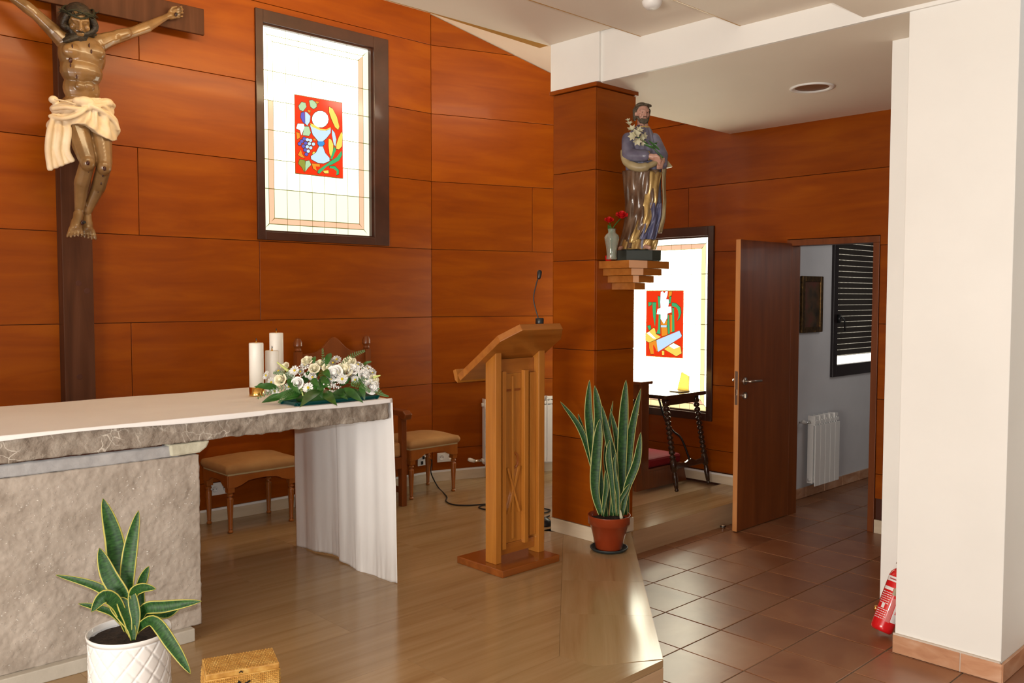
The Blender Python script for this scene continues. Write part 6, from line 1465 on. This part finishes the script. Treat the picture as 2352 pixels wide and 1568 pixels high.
SL = [([(300, 1450), (272, 1340), (262, 1240), (236, 1144)], .034, (0, .05)), ([(302, 1448), (292, 1350), (300, 1260), (318, 1172)], .026, (0, .03)), ([(300, 1452), (285, 1380), (250, 1320), (228, 1258)], .030, (-.03, -.03)),
      ([(296, 1450), (290, 1400), (225, 1348), (128, 1320)], .016, (0, -.02)), ([(292, 1448), (270, 1390), (240, 1370), (210, 1405)], .024, (-.03, -.10)), ([(292, 1446), (260, 1410), (225, 1395), (180, 1386)], .012, (.02, 0)),
      ([(308, 1450), (318, 1370), (328, 1330), (342, 1300)], .018, (.02, .05)), ([(306, 1450), (305, 1370), (325, 1350), (358, 1352)], .018, (-.01, -.05)), ([(312, 1452), (330, 1400), (380, 1392), (463, 1380)], .022, (0, -.03)), ([(314, 1450), (340, 1405), (385, 1408), (425, 1378)], .018, (.02, .02)),
      ([(308, 1452), (350, 1425), (395, 1480), (438, 1547)], .022, (-.02, -.12)), ([(304, 1462), (296, 1420), (285, 1390), (270, 1372)], .024, (-.05, -.04)), ([(308, 1462), (312, 1420), (306, 1380), (300, 1350)], .018, (-.05, -.02)), ([(314, 1455), (322, 1410), (322, 1370), (326, 1340)], .016, (.0, .02)), ([(306, 1470), (300, 1440), (268, 1400), (250, 1378)], .018, (-.06, -.03))]
for pts, w_, dd in SL: snake_leaf(sp2, pts, w_, wd_, 'snake', dd, 0.3, random.uniform(-.3, .3))

# ================================================================== WOVEN BOX
bx = thing('woven_box', (1.39, 2.83, FZ), 'golden woven raffia box with dark metal clasp on the platform edge', 'box')
bc = [Vector((1.299, 2.943, 0)), Vector((1.254, 2.799, 0)), Vector((1.481, 2.720, 0)), Vector((1.525, 2.856, 0))]
bcen = sum(bc, Vector((0, 0, 0))) / 4
u_ = (bc[2] - bc[1]); w_u = u_.length; u_.normalize(); v_ = Vector((-u_.y, u_.x, 0)); w_v = 0.145; zt2 = 0.35; zl = 0.325
def bp(s, t, z, gr=1.0): return bcen + u_ * (s * w_u / 2 * gr) + v_ * (t * w_v / 2 * gr) + Vector((0, 0, z))
def weave_side(s0, t0, s1, t1, z0, z1, nx, nz, gr=1.0, nm='woven_side', bulge=0.0):
    a = bp(s0, t0, 0, gr); b = bp(s1, t1, 0, gr); d = (b - a); nn = Vector((d.y, -d.x, 0)).normalized(); mb = MB()
    for i in range(nx):
        for j in range(nz):
            c0, c1 = i / nx, (i + 1) / nx; y0_, y1_ = z0 + (z1 - z0) * j / nz, z0 + (z1 - z0) * (j + 1) / nz
            o_ = 0.0035 if (i + j) % 2 else 0.0012; pA = a + d * c0; pB = a + d * c1; tw_ = 0.0009
            bl_ = bulge * math.sin(PI * (j + .5) / nz)
            pm0 = a + d * (c0 + c1) / 2 + nn * (o_ + 0.0018)
            base = [pA + Vector((0, 0, y0_ + tw_)), pB + Vector((0, 0, y0_ + tw_)), pB + Vector((0, 0, y1_ - tw_)), pA + Vector((0, 0, y1_ - tw_))]
            mid = pm0 + Vector((0, 0, (y0_ + y1_) / 2)) + nn * bl_
            base = [q + nn * (o_ * 0.3 + bl_) for q in base]
            mb.add(base + [mid], [(0, 1, 4), (1, 2, 4), (2, 3, 4), (3, 0, 4)])
    mb.build(nm, 'wicker', bx)
MB().prism([bp(-1, -1, FZ, .985), bp(1, -1, FZ, .985), bp(1, 1, FZ, .985), bp(-1, 1, FZ, .985)], (0, 0, zl - FZ)).build('box_body', 'wicker', bx)
weave_side(-1, -1, 1, -1, FZ + 0.002, zl, 34, 26, 1.0, bulge=0.004); weave_side(1, -1, 1, 1, FZ + 0.002, zl, 20, 26, 1.0, bulge=0.004); weave_side(-1, 1, -1, -1, FZ + 0.002, zl, 20, 26, 1.0, bulge=0.004); weave_side(1, 1, -1, 1, FZ + 0.002, zl, 34, 26, bulge=0.004)
MB().prism([bp(-1, -1, zl + 0.002, 1.01), bp(1, -1, zl + 0.002, 1.01), bp(1, 1, zl + 0.002, 1.01), bp(-1, 1, zl + 0.002, 1.01)], (0, 0, zt2 - zl - 0.004)).build('lid', 'wicker', bx, bevel=0.004)
lt = MB()
for i in range(44):
    for j in range(9):
        s0, s1 = -1 + 2 * i / 44, -1 + 2 * (i + 1) / 44; t0, t1 = -1 + 2 * j / 9, -1 + 2 * (j + 1) / 9; o_ = 0.0025 if (i + j) % 2 else 0.0008; z = zt2 - 0.003
        lt.add([bp(s0, t0, z, 1.0), bp(s1, t0, z, 1.0), bp(s1, t1, z, 1.0), bp(s0, t1, z, 1.0), bp((s0 + s1) / 2, (t0 + t1) / 2, z + 0.002 + o_, 1.0)], [(0, 1, 4), (1, 2, 4), (2, 3, 4), (3, 0, 4)])
lt.build('lid_weave', 'wicker', bx)
for (s_, t_, z_, nm) in ((-1, -1, 0, 'woven_rim'),):
    rim = [bp(-1, -1, zl + 0.001, 1.015), bp(1, -1, zl + 0.001, 1.015), bp(1, 1, zl + 0.001, 1.015), bp(-1, 1, zl + 0.001, 1.015), bp(-1, -1, zl + 0.001, 1.015)]
    MB().tube(rim, 0.0028, 6).build(nm, 'wicker', bx, True)
cl_ = MB(); f0 = bp(-0.1, -1.06, zl - 0.03); n0 = -v_
cl_.tube([bp(-0.12, -1.05, zl + 0.012), bp(-0.07, -1.06, zl + 0.018), bp(-0.02, -1.05, zl + 0.012)], 0.002, 6)
cl_.prism([bp(-0.22, -1.07, zl - 0.045), bp(-0.10, -1.07, zl - 0.045), bp(-0.07, -1.07, zl - 0.020), bp(-0.14, -1.07, zl - 0.012), bp(-0.2, -1.07, zl - 0.03)], n0 * 0.002)
cl_.tube([bp(0.02, -1.06, zl - 0.028), bp(0.10, -1.10, zl - 0.024), bp(0.18, -1.07, zl - 0.020)], 0.003, 6); cl_.build('clasp', 'iron', bx)

# ================================================================== FIRE EXTINGUISHER
E0 = Vector((4.118, 1.772, 0.003)); 
top = Vector((4.245, 1.722, 0.0)); ht = 0.335
axd = (Vector((4.285, 1.705, 0.385)) - E0).normalized()
Rm = axd.to_track_quat('Z', 'Y').to_matrix().to_4x4()
ex = thing('fire_extinguisher', E0, 'red fire extinguisher leaning on the white wall beside the pier', 'extinguisher')
er = 0.051
low = er * math.sqrt(max(0, 1 - axd.z ** 2)); O_ = E0 + Vector((0, 0, low + 0.001))
def EL(prof, nm, mt, seg=36): return MB().lathe(prof, O_, seg, Rm, cap=False).build(nm, mt, ex, True)
EL([(0.001, 0.0), (er * 0.8, 0.0), (er * 0.97, 0.010), (er, 0.025), (er, 0.262), (er * 0.93, 0.284), (er * 0.7, 0.302), (er * 0.42, 0.314), (er * 0.30, 0.319), (0.001, 0.320)], 'cylinder', 'red')
def EP(r, a, z): return O_ + Rm @ Vector((r * math.cos(a), r * math.sin(a), z))
va_ = Rm.inverted() @ (EYE - O_); a0 = math.atan2(va_.y, va_.x)
def patch(aa0, aa1, z0_, z1_, mt, nm, off=0.0006):
    mb = MB(); mb.grid(lambda u, v: EP(er + off, a0 + aa0 + (aa1 - aa0) * u, z0_ + (z1_ - z0_) * v), 14, 1); return mb.build(nm, mt, ex, True)
# angles grow towards the viewer's right
patch(-1.4, 1.4, 0.238, 0.262, 'label_w', 'upper_label'); patch(-0.9, -0.05, 0.2465, 0.2525, 'label_ink', 'label_text', .0011)
patch(-1.2, -0.2, 0.195, 0.210, 'label_w', 'label_band'); patch(0.45, 1.1, 0.055, 0.185, 'label_w', 'white_strip_label'); patch(-0.15, 0.28, 0.178, 0.212, 'ochre', 'seal_sticker', .0009)
patch(0.02, 0.40, 0.05, 0.165, mat('pink_label', (0.6, 0.16, 0.15), 0.5), 'pink_label'); patch(0.62, 0.86, 0.150, 0.166, 'red', 'round_mark', .0012); patch(0.62, 0.9, 0.095, 0.112, 'red', 'round_mark', .0012)
tx = MB(); rn = random.Random(3)
for k in range(13):
    z = 0.055 + 0.0105 * k; 
    if 0.105 < z < 0.125: continue
    a = -1.15
    while a < -0.15:
        w_ = rn.uniform(0.05, 0.2); tx.grid(lambda u, v, a=a, w_=w_, z=z: EP(er + 0.0009, a0 + a + w_ * u, z + 0.0035 * v), 3, 1); a += w_ + 0.05
tag(tx.build('small_print', 'label_w', ex), kind='stuff')
patch(-0.75, -0.45, 0.105, 0.128, 'label_w', 'figure_mark', .001)
hn = MB(); tz = 0.320
hn.tube([EP(0, 0, tz - 0.005), EP(0, 0, tz + 0.03)], 0.013, 12); hn.build('valve', 'steel', ex, True)
ha = MB(); 
def EH(x, y, z): return O_ + Rm @ (Matrix.Rotation(a0, 4, 'Z') @ Vector((x, y, z)))
ha.tube([EH(0, 0, tz + 0.022), EH(0, 0.035, tz + 0.034), EH(0, 0.09, tz + 0.04)], 0.006, 8); ha.tube([EH(0, 0, tz + 0.026), EH(0, 0.03, tz + 0.055), EH(0, 0.085, tz + 0.065)], 0.005, 8); ha.build('lever', 'black', ex, True)
MB().tube([EH(0, -0.012, tz + 0.012), EH(0, -0.038, tz + 0.016)], [0.009, 0.011], 12).build('gauge', 'brass', ex, True)
MB().tube([EP(er, a0 - 1.9, 0.09), EP(er + 0.010, a0 - 1.9, 0.09)], 0.014, 10).build('hose_clip', 'brass', ex, True)

# ================================================================== NICHE TABLE, KNEELER
tb_ = thing('side_table', (5.65, 4.3, FZ), 'small dark table with bead-turned splayed legs under the niche window', 'table')
tz0, tz1 = 0.845, 0.875
tx0, tx1, ty0, ty1 = 5.36, 5.885, 3.955, 4.66
MB().box((tx0, ty0, tz0), (tx1, ty1, tz1)).build('tabletop', 'dark_wood', tb_, bevel=0.004)
def tleg(top_, bot):
    top_ = Vector(top_); bot = Vector(bot); d = top_ - bot; L = d.length; R_ = d.normalized().to_track_quat('Z', 'Y').to_matrix().to_4x4()
    prof = [(0.001, 0), (0.012, 0.0), (0.017, 0.012), (0.012, 0.022), (0.016, 0.03), (0.021, 0.10), (0.017, 0.14), (0.013, 0.15), (0.022, 0.155), (0.022, 0.165)]
    z = 0.165; prof += [(0.026, 0.168), (0.026, 0.235), (0.018, 0.24)]; z = 0.24; nb = 11; st_ = (L - 0.30) / nb
    for k in range(nb):
        for q in range(5): a = PI * q / 4; prof.append((0.0125 + 0.0125 * math.sin(a), z + st_ * (0.04 + 0.92 * (1 - math.cos(a)) / 2)))
        z += st_
    prof += [(0.026, L - 0.058), (0.026, L), (0.001, L)]
    MB().lathe(prof, bot, 14, R_, cap=False).build('leg', 'dark_wood', tb_, True)
for (bx_, tx_) in ((5.425, 5.43), (5.845, 5.82)):
    tleg((tx_, ty0 + 0.06, tz0), (bx_, 3.895, FZ)); tleg((tx_, ty1 - 0.06, tz0), (bx_, 4.70, FZ))
zst = 0.345
for yy in (3.915, 4.68): MB().prism([Vector((5.43, yy, zst - 0.03)), Vector((5.84, yy, zst - 0.03)), Vector((5.84, yy, zst + 0.018)), Vector((5.70, yy, zst + 0.006)), Vector((5.64, yy, zst + 0.03)), Vector((5.57, yy, zst + 0.006)), Vector((5.43, yy, zst + 0.018))], (0, 0.02, 0)).build('stretcher', 'dark_wood', tb_, bevel=0.003)
for (yy, ye) in ((3.93, 4.24), (4.69, 4.38)): MB().tube(spline([(5.635, yy, zst + 0.02), (5.635, yy + (ye - yy) * .25, zst + 0.17), (5.635, yy + (ye - yy) * 0.5, zst + 0.22), (5.635, yy + (ye - yy) * 0.75, zst + 0.30), (5.635, ye, tz0 - 0.002)], 6), 0.008, 8).build('iron_brace', 'iron', tb_, True)
for yy in (ty0 + 0.045, ty1 - 0.07): MB().prism([Vector((5.40, yy, tz0)), Vector((5.85, yy, tz0)), Vector((5.85, yy, tz0 - 0.03)), Vector((5.79, yy, tz0 - 0.055)), Vector((5.46, yy, tz0 - 0.055)), Vector((5.40, yy, tz0 - 0.03))], (0, 0.025, 0)).build('apron', 'dark_wood', tb_)
bs = thing('book_stand', (5.70, 4.2, tz1), 'amber acrylic book stand on the niche table', 'stand')
bq = PX(1566, 880, 5.70)
MB().prism([Vector((5.72, bq.y + 0.06, tz1 + 0.001)), Vector((5.72, bq.y - 0.05, tz1 + 0.001)), Vector((5.75, bq.y - 0.03, tz1 + 0.12)), Vector((5.75, bq.y + 0.04, tz1 + 0.15))], (0.008, 0, 0)).build('back_plate', mat('amber_acrylic', (0.75, 0.5, 0.1), 0.2, trans=0.4), bs)
MB().box((5.62, bq.y - 0.05, tz1 + 0.0005), (5.74, bq.y + 0.06, tz1 + 0.008)).build('ledge', 'p_yel' if False else 'ochre', bs)

kn = thing('kneeler', (5.4, 4.3, FZ), 'dark wooden prie-dieu with red kneeling pad left of the niche table', 'kneeler')
ky0, ky1 = 4.10, 4.62; kx0, kx1 = 5.255, 5.345
for yy in (ky0, ky1 - 0.03):
    MB().box((kx0, yy, FZ), (kx1, yy + 0.03, 0.955)).build('side_post', 'kneeler_wood', kn, bevel=0.003)
    MB().prism([Vector((5.20, yy + 0.002, FZ)), Vector((5.84, yy + 0.002, FZ)), Vector((5.80, yy + 0.002, FZ + 0.13)), Vector((5.20, yy + 0.002, FZ + 0.13))], (0, 0.026, 0)).build('runner', 'kneeler_wood', kn)
MB().box((5.205, ky0 - 0.03, 0.958), (5.352, ky1 + 0.03, 0.980)).build('top_shelf', 'kneeler_wood', kn, bevel=0.003)
MB().box((kx0 + 0.02, ky0 + 0.03, 0.84), (kx0 + 0.045, ky1 - 0.03, 0.957)).build('upper_panel', 'kneeler_wood', kn)
MB().box((kx0 + 0.02, ky0 + 0.03, 0.28), (kx0 + 0.04, ky1 - 0.03, 0.72)).build('front_panel', 'kneeler_wood', kn)
MB().box((kx1, ky0 + 0.002, FZ + 0.131), (5.79, ky1 - 0.002, FZ + 0.15)).build('kneeling_board', 'kneeler_wood', kn)
MB().box((kx1 + 0.01, ky0 + 0.012, FZ + 0.1505), (5.78, ky1 - 0.012, FZ + 0.225)).build('kneeling_pad', 'red_velvet', kn, bevel=0.02)

# ================================================================== SMALL FIXTURES
dl = thing('downlight', (4.975, 2.626, 2.866), 'round recessed ceiling downlight over the passage', 'lamp')
MB().lathe([(0.128, 0.0), (0.130, -0.006), (0.115, -0.009), (0.100, -0.004), (0.098, -0.0005)], (4.975, 2.626, 2.8655), 40, cap=False).build('trim_ring', 'plastic_w', dl, True)
MB().lathe([(0.001, -0.0008), (0.099, -0.0008)], (4.975, 2.626, 2.8655), 40, cap=False).build('lamp_glass', mat('unlit_glass', (0.16, 0.10, 0.06), 0.3), dl, True)
dt = thing('ceiling_detector', (3.558, 2.70, 3.066), 'small round white detector on the stepped ceiling', 'detector')
MB().lathe([(0.001, -0.034), (0.030, -0.033), (0.042, -0.022), (0.048, -0.010), (0.05, 0.0)], (3.54, 2.72, 3.0655), 28, cap=False).build('housing', 'plastic_w', dt, True)
ds_ = thing('door_stop', (5.38, 3.40, 0), 'small round chrome door stop by the platform step', 'door stop')
pq = PZ(1667, 1208, 0.02)
dsm = MB(); dsm.lathe([(0.001, 0), (0.018, 0.0), (0.018, 0.012), (0.014, 0.024), (0.001, 0.026)], (pq.x, 3.385, 0.001), 20, cap=False); dsm.build('stop_body', 'chrome', ds_, True)
MB().lathe([(0.019, 0.010), (0.021, 0.014), (0.019, 0.018)], (pq.x, 3.385, 0.001), 20, cap=False).build('rubber_ring', 'rubber', ds_, True)
print('tiles', ntile, 'objects', len(bpy.data.objects))
